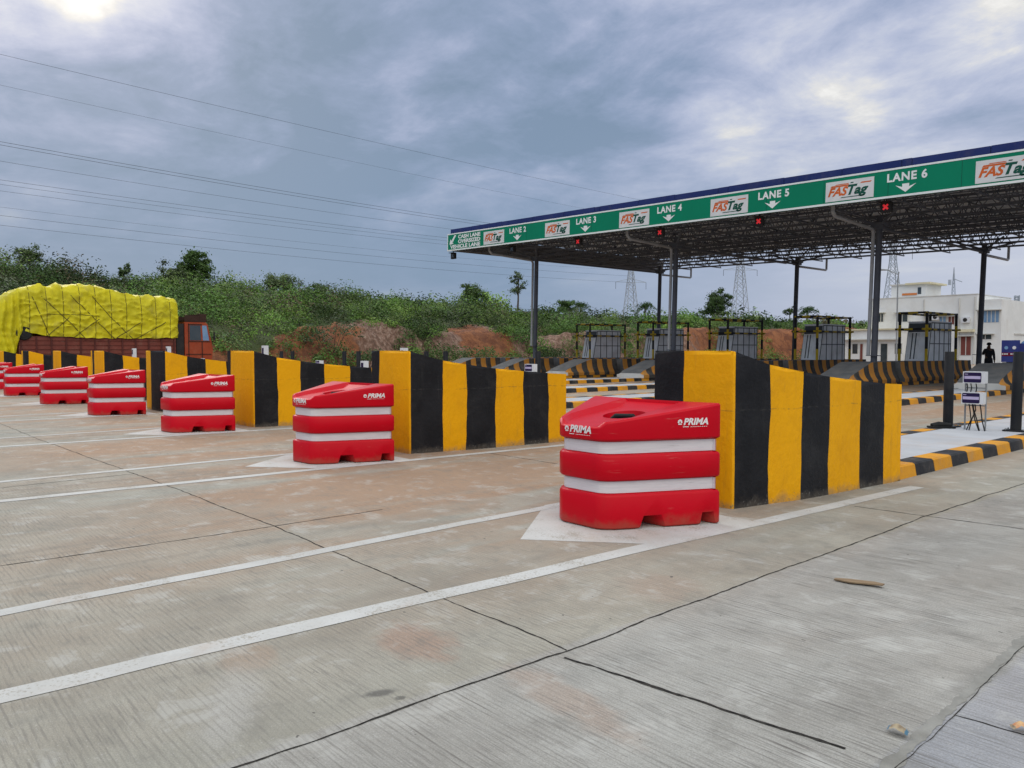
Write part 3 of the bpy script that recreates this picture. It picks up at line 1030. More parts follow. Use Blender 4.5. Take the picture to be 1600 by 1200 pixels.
# ------------------------------------------------------------------ traffic islands
def build_island():
    root = thing('traffic_island', '', 'traffic island', (0, 0, 0))
    L0, L1 = 9.25, 58.0
    HW = 0.87
    mb = MB()
    # cross-section of one kerb, x outward from island centre: (x, z)
    prof = [(HW - 0.28, 0.152), (HW - 0.05, 0.152), (HW - 0.025, 0.135), (HW, 0.0)]
    n = int((L1 - L0) / 0.56)
    for sgn in (1, -1):
        for i in range(n):
            y0 = L0 + i * 0.56 + random.uniform(-0.015, 0.015) * (i > 0)
            y1 = L0 + (i + 1) * 0.56
            vs = [(sgn * p[0], y0, p[1]) for p in prof] + [(sgn * p[0], y1, p[1]) for p in prof]
            fs = [(j, j + 1, j + 5, j + 4) for j in range(3)]
            mb.add(vs, fs, 'kerb_black' if i % 2 else 'kerb_yellow')
    # front end
    vs = [(-HW, L0, 0), (HW, L0, 0), (HW - 0.03, L0, 0.15), (-HW + 0.03, L0, 0.15)]
    mb.add(vs, [(0, 1, 2, 3)], 'kerb_yellow')
    mb.build('kerb', root, smooth=25)
    mb = MB()
    y = L0 + 0.02
    while y < L1:
        mb.box((-HW + 0.27, y, 0.0), (HW - 0.27, min(y + 2.395, L1), 0.146), 'island_slab')
        y += 2.4
    mb.build('paving', root)
    return root


isl = build_island()
IS_LAB = ['white-paved island with black and yellow kerb at the right, carrying the two nearest bollards',
          'kerbed island behind the largest striped wall, next lane over from the nearest one']
for k in range(8):
    lab = IS_LAB[k] if k < 2 else 'black and yellow kerbed toll island, %s from the right' % ORD[k]
    o = isl if k == 0 else dup(isl)
    o.location = (island_x(k), skew(k), 0)
    tag(o, lab, 'traffic island', 'toll lane islands')


# ------------------------------------------------------------------ striped nose walls
def nose_wall(k, front, side0, label):
    """front: list of (fraction, colour) from left to right; side0: colour of the first side stripe"""
    root_x, root_y = -4.67 - PITCH_X * k - (0.0, 0.08, 0.16, 0.0, 0.0, 0.0, 0.0, 0.0)[k], 6.4 + skew(k)
    ys = [0, 0.5, 0.94, 1.45, 2.0, 2.5, 2.87]
    xs = [0.47, 0.57, 0.66, 0.71, 0.75, 0.79, 0.82]
    zs = [1.49, 1.36, 1.29, 1.225, 1.175, 1.135, 1.115]
    hx = lambda y: interp(y, ys, xs)
    ext = (0.0, 0.10, 0.36, 0.5, 0.5, 0.4, 0.4, 0.4)[k]
    hl = lambda y: hx(y) + ext * (1 - y / 2.87)
    hz = lambda y: interp(y, [0, 0.03] + ys[1:], [1.5, 1.49] + zs[1:])
    other = {'yellow_paint': 'black_paint', 'black_paint': 'yellow_paint'}
    # side stations: stripe limits plus two in between
    lim = [0.0] + [a + random.uniform(-.03, .03) for a in (0.5, 0.94, 1.44, 1.98, 2.5)] + [2.87]
    st, cols = [], []
    c = side0
    for a, b in zip(lim[:-1], lim[1:]):
        for q in range(2):
            st.append(a + (b - a) * q / 2)
            cols.append((c, q == 0))
        c = other[c]
    st.append(lim[-1])
    rows = [0, 0.04, 0.1, 0.18, 0.26, 0.34, 0.42, 0.5, 0.58, 0.66, 0.74, 0.82, 0.9, 0.97, 1.0]
    mb = MB()
    R = 0.035

    def grid(pts, cols, seed):
        """pts: list of (x,y,ztop, dir) ; cols: material per span"""
        nr = len(rows)
        vs = []
        for i, (x, y, zt, dx, dy, jit) in enumerate(pts):
            for j, r in enumerate(rows):
                o = jit * (0.030 * mnoise.noise((i * 3.1 + seed, r * 2.2, k * 2.3)) + 0.012 * mnoise.noise((i * 3.1 + seed, r * 8.0, k * 2.3)))
                bul = 0.006 * mnoise.noise((x * 2 + seed, y * 2, r * 3))
                vs.append((x + dx * o + bul, y + dy * o, zt * r))
        b = len(mb.v)
        mb.v.extend(vs)
        for i in range(len(pts) - 1):
            s = mb.slot(cols[i])
            for j in range(nr - 1):
                mb.f.append((b + i * nr + j, b + (i + 1) * nr + j, b + (i + 1) * nr + j + 1, b + i * nr + j + 1))
                mb.m.append(s)

    for sgn in (1, -1):
        pts = []
        for i, y in enumerate(st):
            yy = y if i else R
            jit = 1 if (i and i < len(st) - 1 and i % 2 == 0) else 0
            pts.append((hx(yy) if sgn > 0 else -hl(yy), yy, hz(yy), 0, 1, jit))
        grid(pts, [c[0] for c in cols], 10 * sgn)
    # front, with rounded corners
    w, wl = hx(R), hl(R)
    pts = [(-wl, R, hz(R), 1, 0, 0), (-wl + R * 0.3, R * 0.3, 1.495, 1, 0, 0), (-wl + R, 0, 1.5, 1, 0, 0)]
    cl = [front[0][1]] * 2
    x = -w + R
    for i, (f, cc) in enumerate(front):
        x1 = -wl + R + (w + wl - 2 * R) * f
        pts.append((x1, 0, 1.5, 1, 0, 1 if f < 1 else 0))
        cl.append(cc)
    pts += [(w - R * 0.3, R * 0.3, 1.495, 1, 0, 0), (w, R, hz(R), 1, 0, 0)]
    cl += [front[-1][1]] * 2
    grid(pts, cl, 50)
    # top and back
    tv, tf = [], []
    for i, y in enumerate(st):
        yy = y if i else R
        tv += [(-hl(yy), yy, hz(yy)), (hx(yy), yy, hz(yy))]
    for i in range(len(st) - 1):
        tf.append((2 * i, 2 * i + 1, 2 * i + 3, 2 * i + 2))
    mb.add(tv, tf, 'wall_top')
    mb.add([(-wl, R, hz(R)), (-wl + R, 0, 1.5), (w - R, 0, 1.5), (w, R, hz(R))], [(0, 1, 2, 3)], 'wall_top')
    e = st[-1]
    mb.add([(-hx(e), e, 0), (hx(e), e, 0), (hx(e), e, hz(e)), (-hx(e), e, hz(e))], [(0, 1, 2, 3)], 'yellow_paint')
    bm = bmesh.new()
    me = bpy.data.meshes.new('t')
    o = mb.build('nose_wall', smooth=40)
    bm.from_mesh(o.data)
    bmesh.ops.remove_doubles(bm, verts=bm.verts, dist=0.002)
    bmesh.ops.recalc_face_normals(bm, faces=bm.faces)
    bm.to_mesh(o.data)
    bm.free()
    bpy.data.meshes.remove(me)
    o.data.polygons.foreach_set('use_smooth', [True] * len(o.data.polygons))
    o.data.set_sharp_from_angle(angle=rad(35))
    o.location = (root_x, root_y, 0)
    tag(o, label, 'wall', 'striped crash walls at the lane heads')


Yp, Bp = 'yellow_paint', 'black_paint'
def wear(name, chip, amt):
    m = MATS[name]
    T = NT(m.node_tree)
    bs = T.n['Principled BSDF']
    src = bs.inputs['Base Color'].links[0].from_socket
    tc = T.add('ShaderNodeTexCoord')
    oi = T.add('ShaderNodeObjectInfo')
    off = T.add('ShaderNodeVectorMath', operation='SCALE')
    off.inputs[0].default_value = (31.0, 17.0, 3.0)
    T.l.new(oi.outputs['Random'], off.inputs[3])
    vec = T.vmath('ADD', tc.outputs['Object'], off.outputs[0])
    sp = T.add('ShaderNodeSeparateXYZ')
    T.l.new(tc.outputs['Object'], sp.inputs[0])
    n = T.noise(vec, 26.0, 6, 0.7)
    low = T.mrange(sp.outputs[2], 0.02, 0.16, 0.17, 0.0)
    c = T.mix(T.math('MULTIPLY', T.mrange(T.math('ADD', n, low), 0.735, 0.765), amt), src, chip)
    # brushed streaks and a faint casting line near the top
    st = T.noise(T.mapping(vec, scale=(3, 3, 0.4)), 4.0, 6, 0.7)
    c = T.mix(T.mrange(st, 0.55, 0.75, 0, 0.22), c, tuple(q * 0.45 for q in chip))
    ln = T.math('ADD', sp.outputs[2], T.math('MULTIPLY', T.noise(vec, 3.0, 3, 0.5), 0.06))
    d = T.math('ABSOLUTE', T.math('SUBTRACT', ln, 0.96))
    c = T.mix(T.math('MULTIPLY', T.mrange(d, 0.012, 0.0), T.mrange(st, 0.42, 0.6, 0, 0.45)), c, tuple(q * 0.4 for q in chip))
    T.l.new(c, bs.inputs['Base Color'])


wear('yellow_paint', (0.30, 0.20, 0.09), 0.8)
wear('black_paint', (0.16, 0.15, 0.14), 0.6)
def scuff(name, pale, dark):
    m = MATS[name]
    T = NT(m.node_tree)
    bs = T.n['Principled BSDF']
    src = bs.inputs['Base Color'].links[0].from_socket
    tc = T.add('ShaderNodeTexCoord')
    oi = T.add('ShaderNodeObjectInfo')
    off = T.add('ShaderNodeVectorMath', operation='SCALE')
    off.inputs[0].default_value = (41.0, 11.0, 23.0)
    T.l.new(oi.outputs['Random'], off.inputs[3])
    vec = T.vmath('ADD', tc.outputs['Object'], off.outputs[0])
    a = T.noise(T.mapping(vec, scale=(2.5, 2.5, 40)), 1.6, 5, 0.6)
    pt = T.noise(vec, 2.6, 5, 0.6)
    c = T.mix(T.math('MULTIPLY', T.mrange(a, 0.62, 0.68, 0, 0.55), T.mrange(pt, 0.50, 0.62)), src, pale)
    b = T.noise(vec, 19.0, 6, 0.7)
    c = T.mix(T.math('MULTIPLY', T.mrange(b, 0.62, 0.72, 0, 0.5), T.mrange(pt, 0.52, 0.40)), c, dark)
    T.l.new(c, bs.inputs['Base Color'])


scuff('red_plastic', (0.55, 0.10, 0.09), (0.20, 0.012, 0.010))
scuff('white_band', (0.40, 0.38, 0.37), (0.42, 0.34, 0.30))


def wear_lines():
    m = MATS['line_paint']
    T = NT(m.node_tree)
    bs = T.n['Principled BSDF']
    src = bs.inputs['Base Color'].links[0].from_socket
    pos = T.add('ShaderNodeNewGeometry').outputs['Position']
    a = T.noise(pos, 3.0, 9, 0.72)
    b = T.noise(pos, 60.0, 4, 0.7)
    f = T.mrange(T.math('ADD', T.math('MULTIPLY', a, 0.7), T.math('MULTIPLY', b, 0.5)), 0.63, 0.72, 0, 0.75)
    c = T.mix(f, src, (0.30, 0.27, 0.22))
    c = T.mix(T.mrange(b, 0.5, 0.7, 0, 0.25), c, (0.25, 0.23, 0.20))
    T.l.new(c, bs.inputs['Base Color'])


wear_lines()
FR = {0: [(0.39, Bp), (1, Yp)], 1: [(0.22, Bp), (1, Yp)], 2: [(0.14, Bp), (1, Yp)], 3: [(0.28, Yp), (1, Bp)],
      4: [(0.12, Yp), (0.3, Bp), (1, Yp)], 5: [(0.18, Bp), (1, Yp)], 6: [(0.25, Yp), (1, Bp)], 7: [(0.3, Bp), (1, Yp)]}
SD = {0: Bp, 1: Bp, 2: Bp, 3: Yp, 4: Bp, 5: Bp, 6: Yp, 7: Bp}
WL = ['largest black and yellow striped concrete wall, nearest, at the right',
      'black and yellow striped wall in the middle of the picture, second from the right',
      'striped wall with a broad yellow front, third from the right, left of the middle one',
      'striped wall whose front is mostly black, fourth from the right',
      'striped wall fifth from the right, in front of the lorry bed',
      'striped wall sixth from the right, below the middle of the tarpaulin',
      'striped wall seventh from the right with a black front stripe, near the left edge',
      'leftmost striped wall, mostly hidden at the picture edge']
for k in range(8):
    nose_wall(k, FR[k], SD[k], WL[k])


# ------------------------------------------------------------------ red water-filled barriers
def apply_mods(o):
    dg = bpy.context.evaluated_depsgraph_get()
    me = bpy.data.meshes.new_from_object(o.evaluated_get(dg))
    o.modifiers.clear()
    old = o.data
    o.data = me
    bpy.data.meshes.remove(old)
    return me


def build_barrier():
    root = thing('water_barrier', '', 'barrier')
    # half width along the depth
    yr = [0.0, 0.012, 0.045, 0.10, 0.25, 0.45, 0.65, 0.85, 0.96, 0.99, 1.0]
    wr = [0.185, 0.225, 0.278, 0.325, 0.405, 0.498, 0.591, 0.685, 0.735, 0.735, 0.715]

    def outline(inset):
        P = [(wr[i], yr[i]) for i in range(len(yr))]
        Lf = [(-w, y) for w, y in reversed(P)]
        ring = Lf + P          # back left .. front left, front right .. back right
        n = len(ring)
        out = []
        for i, (x, y) in enumerate(ring):
            a = Vector(ring[i - 1])
            b = Vector(ring[(i + 1) % n])
            t = (b - a).normalized()
            nrm = Vector((t.y, -t.x))
            if nrm.dot(Vector((x, y - 0.55))) < 0:
                nrm = -nrm
            out.append((x - nrm.x * inset, y - nrm.y * inset))
        return out

    zr = lambda y: 0.895 + 0.150 * y          # side ridges
    zp = lambda y: 0.855 + 0.122 * y + (0.035 if y > 0.9 else 0)          # middle panel
    levels = [(0.0, 0.012), (0.012, 0.0), (0.268, 0.0), (0.288, 0.012), (0.296, 0.045), (0.402, 0.045), (0.408, 0.012), (0.424, 0.0),
              (0.602, 0.0), (0.620, 0.012), (0.628, 0.045), (0.735, 0.045), (0.742, 0.012), (0.756, 0.0)]
    vs, fs = [], []
    rings = []
    for z, ins in levels:
        o = outline(ins)
        rings.append([len(vs) + i for i in range(len(o))])
        vs += [(x, y, z) for x, y in o]
    n = len(rings[0])
    ny = len(yr)
    # top rim ring follows the slope
    o = outline(0.0)
    rings.append([len(vs) + i for i in range(n)])
    for i, (x, y) in enumerate(o):
        yy = max(0, min(1, y))
        vs.append((x, y, (zr(yy) - 0.016) if yy > 0.03 else zp(yy) - 0.012))
    for a, b in zip(rings[:-1], rings[1:]):
        for i in range(n):
            j = (i + 1) % n
            fs.append((a[i], a[j], b[j], b[i]))
    fs.append(tuple(reversed(rings[0])))
    # top surface rows
    oi = outline(0.014)
    top = []
    for r in range(ny):
        y = yr[r]
        Lx, Ly = oi[ny - 1 - r]
        Rx, Ry = oi[ny + r]
        yy = max(0, min(1, Ry))
        p = min(0.345, Rx - 0.03)
        q = max(p - 0.045, 0.02)
        ridge = zr(yy) if yy > 0.03 else zp(yy)
        row = [(Lx, Ly, ridge), (-p, Ry, ridge - 0.004), (-q, Ry, zp(yy)), (-q * 0.5, Ry, zp(yy)), (0, Ry, zp(yy)), (q * 0.5, Ry, zp(yy)), (q, Ry, zp(yy)), (p, Ry, ridge - 0.004), (Rx, Ry, ridge)]
        ids = []
        for v in row:
            ids.append(len(vs))
            vs.append(v)
        top.append(ids)
    for a, b in zip(top[:-1], top[1:]):
        for i in range(8):
            fs.append((a[i], a[i + 1], b[i + 1], b[i]))
    tr = rings[-1]
    # stitch rim to the top
    for r in range(ny - 1):
        fs.append((tr[ny - 1 - r], tr[ny - 2 - r], top[r + 1][0], top[r][0]))
        fs.append((tr[ny + r], top[r][8], top[r + 1][8], tr[ny + r + 1]))
    fs.append((tr[ny - 1], *top[0], tr[ny])[::1])
    fs.append((tr[0], tr[2 * ny - 1], *reversed(top[-1])))
    mb = MB()
    mb.add(vs, fs, 'red_plastic')
    body = mb.build('body', root)
    # fork pockets and the filler recess
    cutters = []
    cb = MB()
    for sgn in (1, -1):
        for y0, y1, t in ((0.28, 0.53, 0.05), (0.80, 0.97, 0.03)):
            poly = [(y0, -0.05), (y1, -0.05), (y1 - t, 0.105), (y0 + t, 0.105)]
            if y0 > 0.7:
                poly = [(y0, -0.05), (y1 - 0.02, -0.05), (y1 - t - 0.01, 0.105), (y0 + t, 0.105)]
            x0, x1 = (0.15, 0.9) if sgn > 0 else (-0.9, -0.15)
            cb.prism(poly, 'X', x0, x1, 'red_plastic')
    cb.tube([(0.02, 0.56, 0.85), (0.02, 0.56, 1.2)], 0.19, 'red_plastic', 32)
    cut = cb.build('cutter')
    md = body.modifiers.new('b', 'BOOLEAN')
    md.operation = 'DIFFERENCE'
    md.solver = 'EXACT'
    md.object = cut
    bv = body.modifiers.new('bev', 'BEVEL')
    bv.width = 0.008
    bv.segments = 2
    bv.limit_method = 'ANGLE'
    bv.angle_limit = rad(38)
    me = apply_mods(body)
    bpy.data.objects.remove(cut)
    me.polygons.foreach_set('use_smooth', [True] * len(me.polygons))
    me.set_sharp_from_angle(angle=rad(38))
    # reflective bands wrapped in the two grooves
    for z0, z1 in ((0.300, 0.398), (0.632, 0.731)):
        w = MB()
        o = outline(0.040)
        o2 = outline(0.05)
        vv = [(x, y, z0) for x, y in o] + [(x, y, z1) for x, y in o] + [(x, y, z0) for x, y in o2] + [(x, y, z1) for x, y in o2]
        ff = []
        for i in range(n):
            j = (i + 1) % n
            ff += [(i, j, n + j, n + i), (2 * n + i, 3 * n + i, 3 * n + j, 2 * n + j), (n + i, n + j, 3 * n + j, 3 * n + i), (i, 2 * n + i, 2 * n + j, j)]
        w.add(vv, ff, 'white_band')
        w.build('reflective_band', root, smooth=30)
    # black filler cap with a grip
    cp = MB()
    cp.tube([(0.02, 0.56, 0.852), (0.02, 0.56, 0.875)], 0.135, 'black_rubber', 24)
    cp.tube([(-0.10, 0.52, 0.87), (-0.06, 0.54, 0.905), (0.10, 0.58, 0.91), (0.14, 0.60, 0.87)], [0.02, 0.025, 0.025, 0.02], 'black_rubber', 8)
    cp.build('filler_cap', root, smooth=40)

    # maker's name, on the front and on both slanted sides
    def logo(origin, right, wdt):
        t = MB()
        R = Vector(right).normalized()
        U = Vector((0, 0, 1))
        N = R.cross(U)
        O = Vector(origin) + N * 0.003
        put_text(t, 'PRIMA', O + R * wdt * 0.19, R, U, wdt * 0.27, 'white_letters', fit=wdt * 0.81, shear=0.25, bold=wdt * 0.010)
        # little leaf-crown emblem
        cx = O + R * wdt * 0.075 + U * wdt * 0.085
        for a in range(5):
            an = rad(-10 + a * 50)
            c = cx + (R * math.cos(an) + U * math.sin(an)) * wdt * 0.05
            pts = [c + (R * math.cos(b) + U * math.sin(b)) * wdt * 0.030 for b in np.linspace(0, 2 * math.pi, 9)[:-1]]
            quad(t, [p + N * 0.0004 * a for p in pts], 'white_letters')
        quad(t, [cx + R * -wdt * .06 + U * -wdt * .08, cx + R * wdt * .06 + U * -wdt * .08, cx + R * wdt * .05 + U * -wdt * .045, cx - R * wdt * .05 - U * wdt * .045], 'white_letters')
        # small strapline under the name
        quad(t, [O + R * wdt * 0.17 - U * wdt * 0.07, O + R * wdt * 0.36 - U * wdt * 0.07, O + R * wdt * 0.36 - U * wdt * 0.05, O + R * wdt * 0.17 - U * wdt * 0.05], 'white_letters')
        for i in range(9):
            a = 0.42 + i * 0.062
            quad(t, [O + R * wdt * a - U * wdt * 0.068, O + R * wdt * (a + 0.04) - U * wdt * 0.068, O + R * wdt * (a + 0.04) - U * wdt * 0.054, O + R * wdt * a - U * wdt * 0.054], 'white_letters')
        return t.build('lettering', root, fix=False)
    logo((-0.165, 0.0, 0.800), (1, 0, 0), 0.31)
    s = Vector((0.467, 1.0, 0)).normalized()
    p0 = Vector((0.335, 0.10, 0.865))
    logo(p0 + s * 0.56, s, 0.29)
    s2 = Vector((0.467, -1.0, 0)).normalized()
    q0 = Vector((-0.335, 0.10, 0.865))
    logo(q0 - s2 * 0.85, s2, 0.29)
    return root


bar = build_barrier()
BL = ['largest red plastic barrier with two white bands, nearest, against the right-hand wall',
      'red barrier with white bands in front of the middle striped wall, second from the right',
      'third red barrier from the right, in front of the wall with a broad yellow front',
      'fourth red barrier from the right, in front of the mostly black wall front',
      'fifth red barrier from the right, partly covered by the fourth',
      'sixth red barrier from the right, near the left edge of the picture',
      'leftmost visible red barrier, cut by the picture edge',
      'red barrier of the outermost lane, beyond the left picture edge']
for k in range(7):
    o = bar if k == 0 else dup(bar)
    o.location = ((-4.655, -9.72, -15.05, -20.2, -25.25, -30.75, -36.2)[k], 4.80 + skew(k), 0.006)
    o.rotation_euler = (0, 0, rad((0, 5.0, 5.5, 4.0, 4.5, 3.0, 3.0)[k]))
    tag(o, BL[k], 'barrier', 'red water-filled barriers in front of the walls')


# ------------------------------------------------------------------ bollards, readers, posts
def bollard():
    root = thing('bollard', '', 'bollard')
    mb = MB()
    mb.tube([(0, 0, 0.02), (0, 0, 1.32), (0, 0, 1.335)], [0.082, 0.078, 0.072], 'bollard_black', 20)
    mb.build('post', root, smooth=40)
    mb = MB()
    mb.box((-0.17, -0.14, 0), (0.17, 0.14, 0.02), 'bollard_black')
    for a in (-0.13, 0.13):
        for b in (-0.10, 0.10):
            mb.tube([(a, b, 0.02), (a, b, 0.045)], 0.012, 'galvanised', 6)
    mb.build('base_plate', root)
    return root


bol = bollard()
first = True
BOL = [(0, -5.42, 'left one of the two nearest black bollards, left of the twin meter boxes'), (0, -4.36, 'black bollard at the right picture edge, right of the twin meter boxes'),
       (2, -5.42, 'single black bollard left of the column, beside a small meter on the third island'),
       (3, -5.42, 'left bollard of the pair behind the middle wall top'), (3, -4.36, 'right bollard of the pair behind the middle wall top'),
       (4, -5.42, 'left bollard of the pair between the third and middle walls'), (4, -4.36, 'right bollard of the pair between the third and middle walls'),
       (5, -5.42, 'black bollard standing just behind the third wall from the right'), (5, -4.36, 'black bollard rising beside the white post right of the lorry cab'),
       (6, -5.42, 'black bollard in front of the lorry front'), (6, -4.36, 'black bollard just right of the lorry front, left of the third wall')]
for i, (k, x, lab) in enumerate(BOL):
    o = bol if i == 0 else dup(bol)
    o.location = (x - PITCH_X * k, 15.0 + skew(k), 0.15)
    o.rotation_euler = (0, rad(0.6) if i == 1 else 0, random.uniform(-.1, .1))
    tag(o, lab, 'bollard', 'black bollards on the islands')


def meter():
    root = thing('meter_stand', '', 'meter')
    for z in (0.45, 0.80):
        x = (0.0 if z < 0.6 else 0.018)
        mb = MB()
        mb.box((-0.17 + x, -0.07, z), (0.17 + x, 0.07, z + 0.20), 'meter_white')
        o = mb.build('meter_box', root)
        mb = MB()
        poly = []
        for cx, cz, a0 in ((0.095, z + 0.165, 0), (-0.135, z + 0.165, 90), (-0.135, z + 0.035, 180), (0.095, z + 0.035, 270)):
            for a in (0, 30, 60, 90):
                poly.append((cx + x + 0.02 * math.cos(rad(a0 + a)), cz + 0.02 * math.sin(rad(a0 + a))))
        mb.prism(poly, 'Y', -0.074, -0.0705, 'meter_navy')
        mb.box((-0.145 + x, -0.0765, z + 0.075), (0.105 + x, -0.0742, z + 0.125), 'meter_lilac')
        mb.box((-0.140 + x, -0.0765, z + 0.150), (-0.09 + x, -0.0742, z + 0.160), 'meter_lilac')
        mb.build('display', o)
    for x in (-0.155, 0.165):
        mb = MB()
        mb.tube([(x, 0.075, 0), (x, 0.075, 1.0)], 0.014, 'galvanised', 8)
        mb.build('leg', root)
    for z in (0.42, 0.72):
        mb = MB()
        mb.tube([(-0.155, 0.075, z), (0.165, 0.075, z)], 0.012, 'galvanised', 6)
        mb.build('crossbar', root)
    mb = MB()
    for a, b, c in ((-0.07, -0.03, -0.09), (-0.01, 0.06, 0.11), (0.02, -0.02, -0.05), (0.10, 0.14, 0.19), (-0.02, 0.03, 0.10)):
        mb.tube([(a, 0, 0.45), (a + 0.01, 0.02, 0.35), (b, -0.01, 0.18), (c, -0.03, 0.0)], 0.010, 'black_rubber', 6)
    for a in (-0.11, -0.05, 0.03):
        mb.tube([(a, 0, 0.80), (a + 0.01, 0.01, 0.72), (a, 0, 0.64)], 0.009, 'black_rubber', 6)
    mb.build('cable', root)
    return root


met = meter()
ML = [(0, -4.90, 14.66, 'white twin meter boxes with purple displays and hanging black cables between the nearest bollards'),
      (2, -4.85, 14.2, 'small white meter box on the third island, left of the column'),
      (4, -4.90, 13.7, 'white meter box peeping over the third wall from the right'),
      (6, -4.90, 13.4, 'white meter box in front of the lorry cab')]
for i, (k, x, y, lab) in enumerate(ML):
    o = met if i == 0 else dup(met)
    o.location = (x - PITCH_X * k, y + skew(k), 0.147)
    tag(o, lab, 'meter', 'twin meter boxes on the islands')


def post():
    root = thing('white_post', '', 'post')
    mb = MB()
    mb.box((-0.10, -0.08, 0.35), (0.10, 0.08, 1.5), 'meter_white')
    mb.build('cabinet', root)
    mb = MB()
    mb.box((-0.05, -0.05, 0), (0.05, 0.05, 0.35), 'galvanised')
    mb.build('leg', root)
    mb = MB()
    mb.box((-0.07, -0.084, 1.2), (0.07, -0.081, 1.42), 'meter_navy')
    mb.build('sensor_window', root)
    return root


pst = post()
for i, (k, y, h, lab) in enumerate(((4, 11.6, 1.02, 'white cabinet post standing behind the third wall, at the red soil mound'), (6, 11.9, 1.03, 'white cabinet post in front of the lorry bed, beside the cab'),
                                  (3, 12.3, 0.70, 'low white cabinet post left of the middle wall'), (3, 13.7, 0.96, 'white cabinet post just showing over the middle wall'),
                                  (7, 12.0, 0.98, 'white cabinet post in front of the middle of the lorry bed'))):
    o = pst if i == 0 else dup(pst)
    o.location = (island_x(k), y + skew(k), 0.147)
    o.scale = (1, 1, h)
    tag(o, lab, 'post', 'white cabinet posts on the islands')
mb = MB()
mb.tube([(0, 0, 0.03), (0.12, 0.02, 0.05), (0.32, 0.03, 0.04)], [0.05, 0.06, 0.045], 'black_rubber', 10)
mb.box((-0.05, -0.09, 0), (0.36, 0.10, 0.028), 'black_rubber')
o = mb.build('rubber_base', smooth=40)
o.location = (-5.52, 14.55, 0.15)
o.rotation_euler = (0, 0, rad(40))
tag(o, 'black rubber foot lying at the edge of the nearest island, left of the left bollard', 'rubber foot')


# ------------------------------------------------------------------ concrete crash blocks under the canopy
def crash_block(Y0, Y1, ramp, name):
    root = thing(name, '', 'concrete barrier')
    prof = [(0.88, 0.0), (0.88, 0.15), (0.84, 0.21), (0.77, 0.33), (0.71, 0.50), (0.68, 0.70), (0.665, 0.88)]
    n = max(1, round((Y1 - Y0) / 0.40))
    sub = 2
    st = [Y0 + (Y1 - Y0) * i / (n * sub) for i in range(n * sub + 1)]
    def hh(y):
        if not ramp:
            return 0.88
        return interp(y, [Y0, Y0 + 0.05, Y0 + 2.0], [0.22, 0.30, 0.88])
    mb = MB()
    for sgn in (1, -1):
        for i in range(len(st) - 1):
            c = 'dusty_orange' if (i // sub) % 2 == 0 else 'dusty_black'
            a, b = st[i], st[i + 1]
            vs = []
            for y in (a, b):
                for x, z in prof:
                    f = hh(y)
                    zz = z if z <= 0.15 else 0.15 + (z - 0.15) * (f - 0.15) / 0.73
                    vs.append((sgn * x, y, zz))
            m = len(prof)
            mb.add(vs, [(j, j + 1, j + 1 + m, j + m) for j in range(m - 1)], c)
    tv, tf = [], []
    for y in st:
        tv += [(-prof[-1][0], y, hh(y)), (prof[-1][0], y, hh(y))]
    for i in range(len(st) - 1):
        tf.append((2 * i, 2 * i + 1, 2 * i + 3, 2 * i + 2))
    mb.add(tv, tf, 'dark_concrete')
    for y in (Y0, Y1):
        f = hh(y)
        pr = [(x, z if z <= 0.15 else 0.15 + (z - 0.15) * (f - 0.15) / 0.73) for x, z in prof]
        poly = [(x, y, z) for x, z in pr] + [(-x, y, z) for x, z in reversed(pr)]
        mb.add(poly, [tuple(range(len(poly)))], 'building_trim' if ramp and y == Y0 else 'dark_concrete')
    mb.build('block', root, smooth=30)
    return root


ra = crash_block(0, 4.2, True, 'ramped_barrier')
rb = crash_block(0, 8.2, False, 'long_barrier')
for k in range(1, 8):
    a = ra if k == 1 else dup(ra)
    a.location = (island_x(k), 30.3, 0.147)
    tag(a, 'ramped orange and black striped concrete barrier head, %s from the right' % ORD[k - 1], 'concrete barrier', 'ramped barrier heads under the canopy')
    b = rb if k == 1 else dup(rb)
    b.location = (island_x(k), 35.0, 0.147)
    tag(b, 'long orange and black striped concrete barrier around a booth, %s from the right' % ORD[k - 1], 'concrete barrier', 'long striped barriers under the canopy')


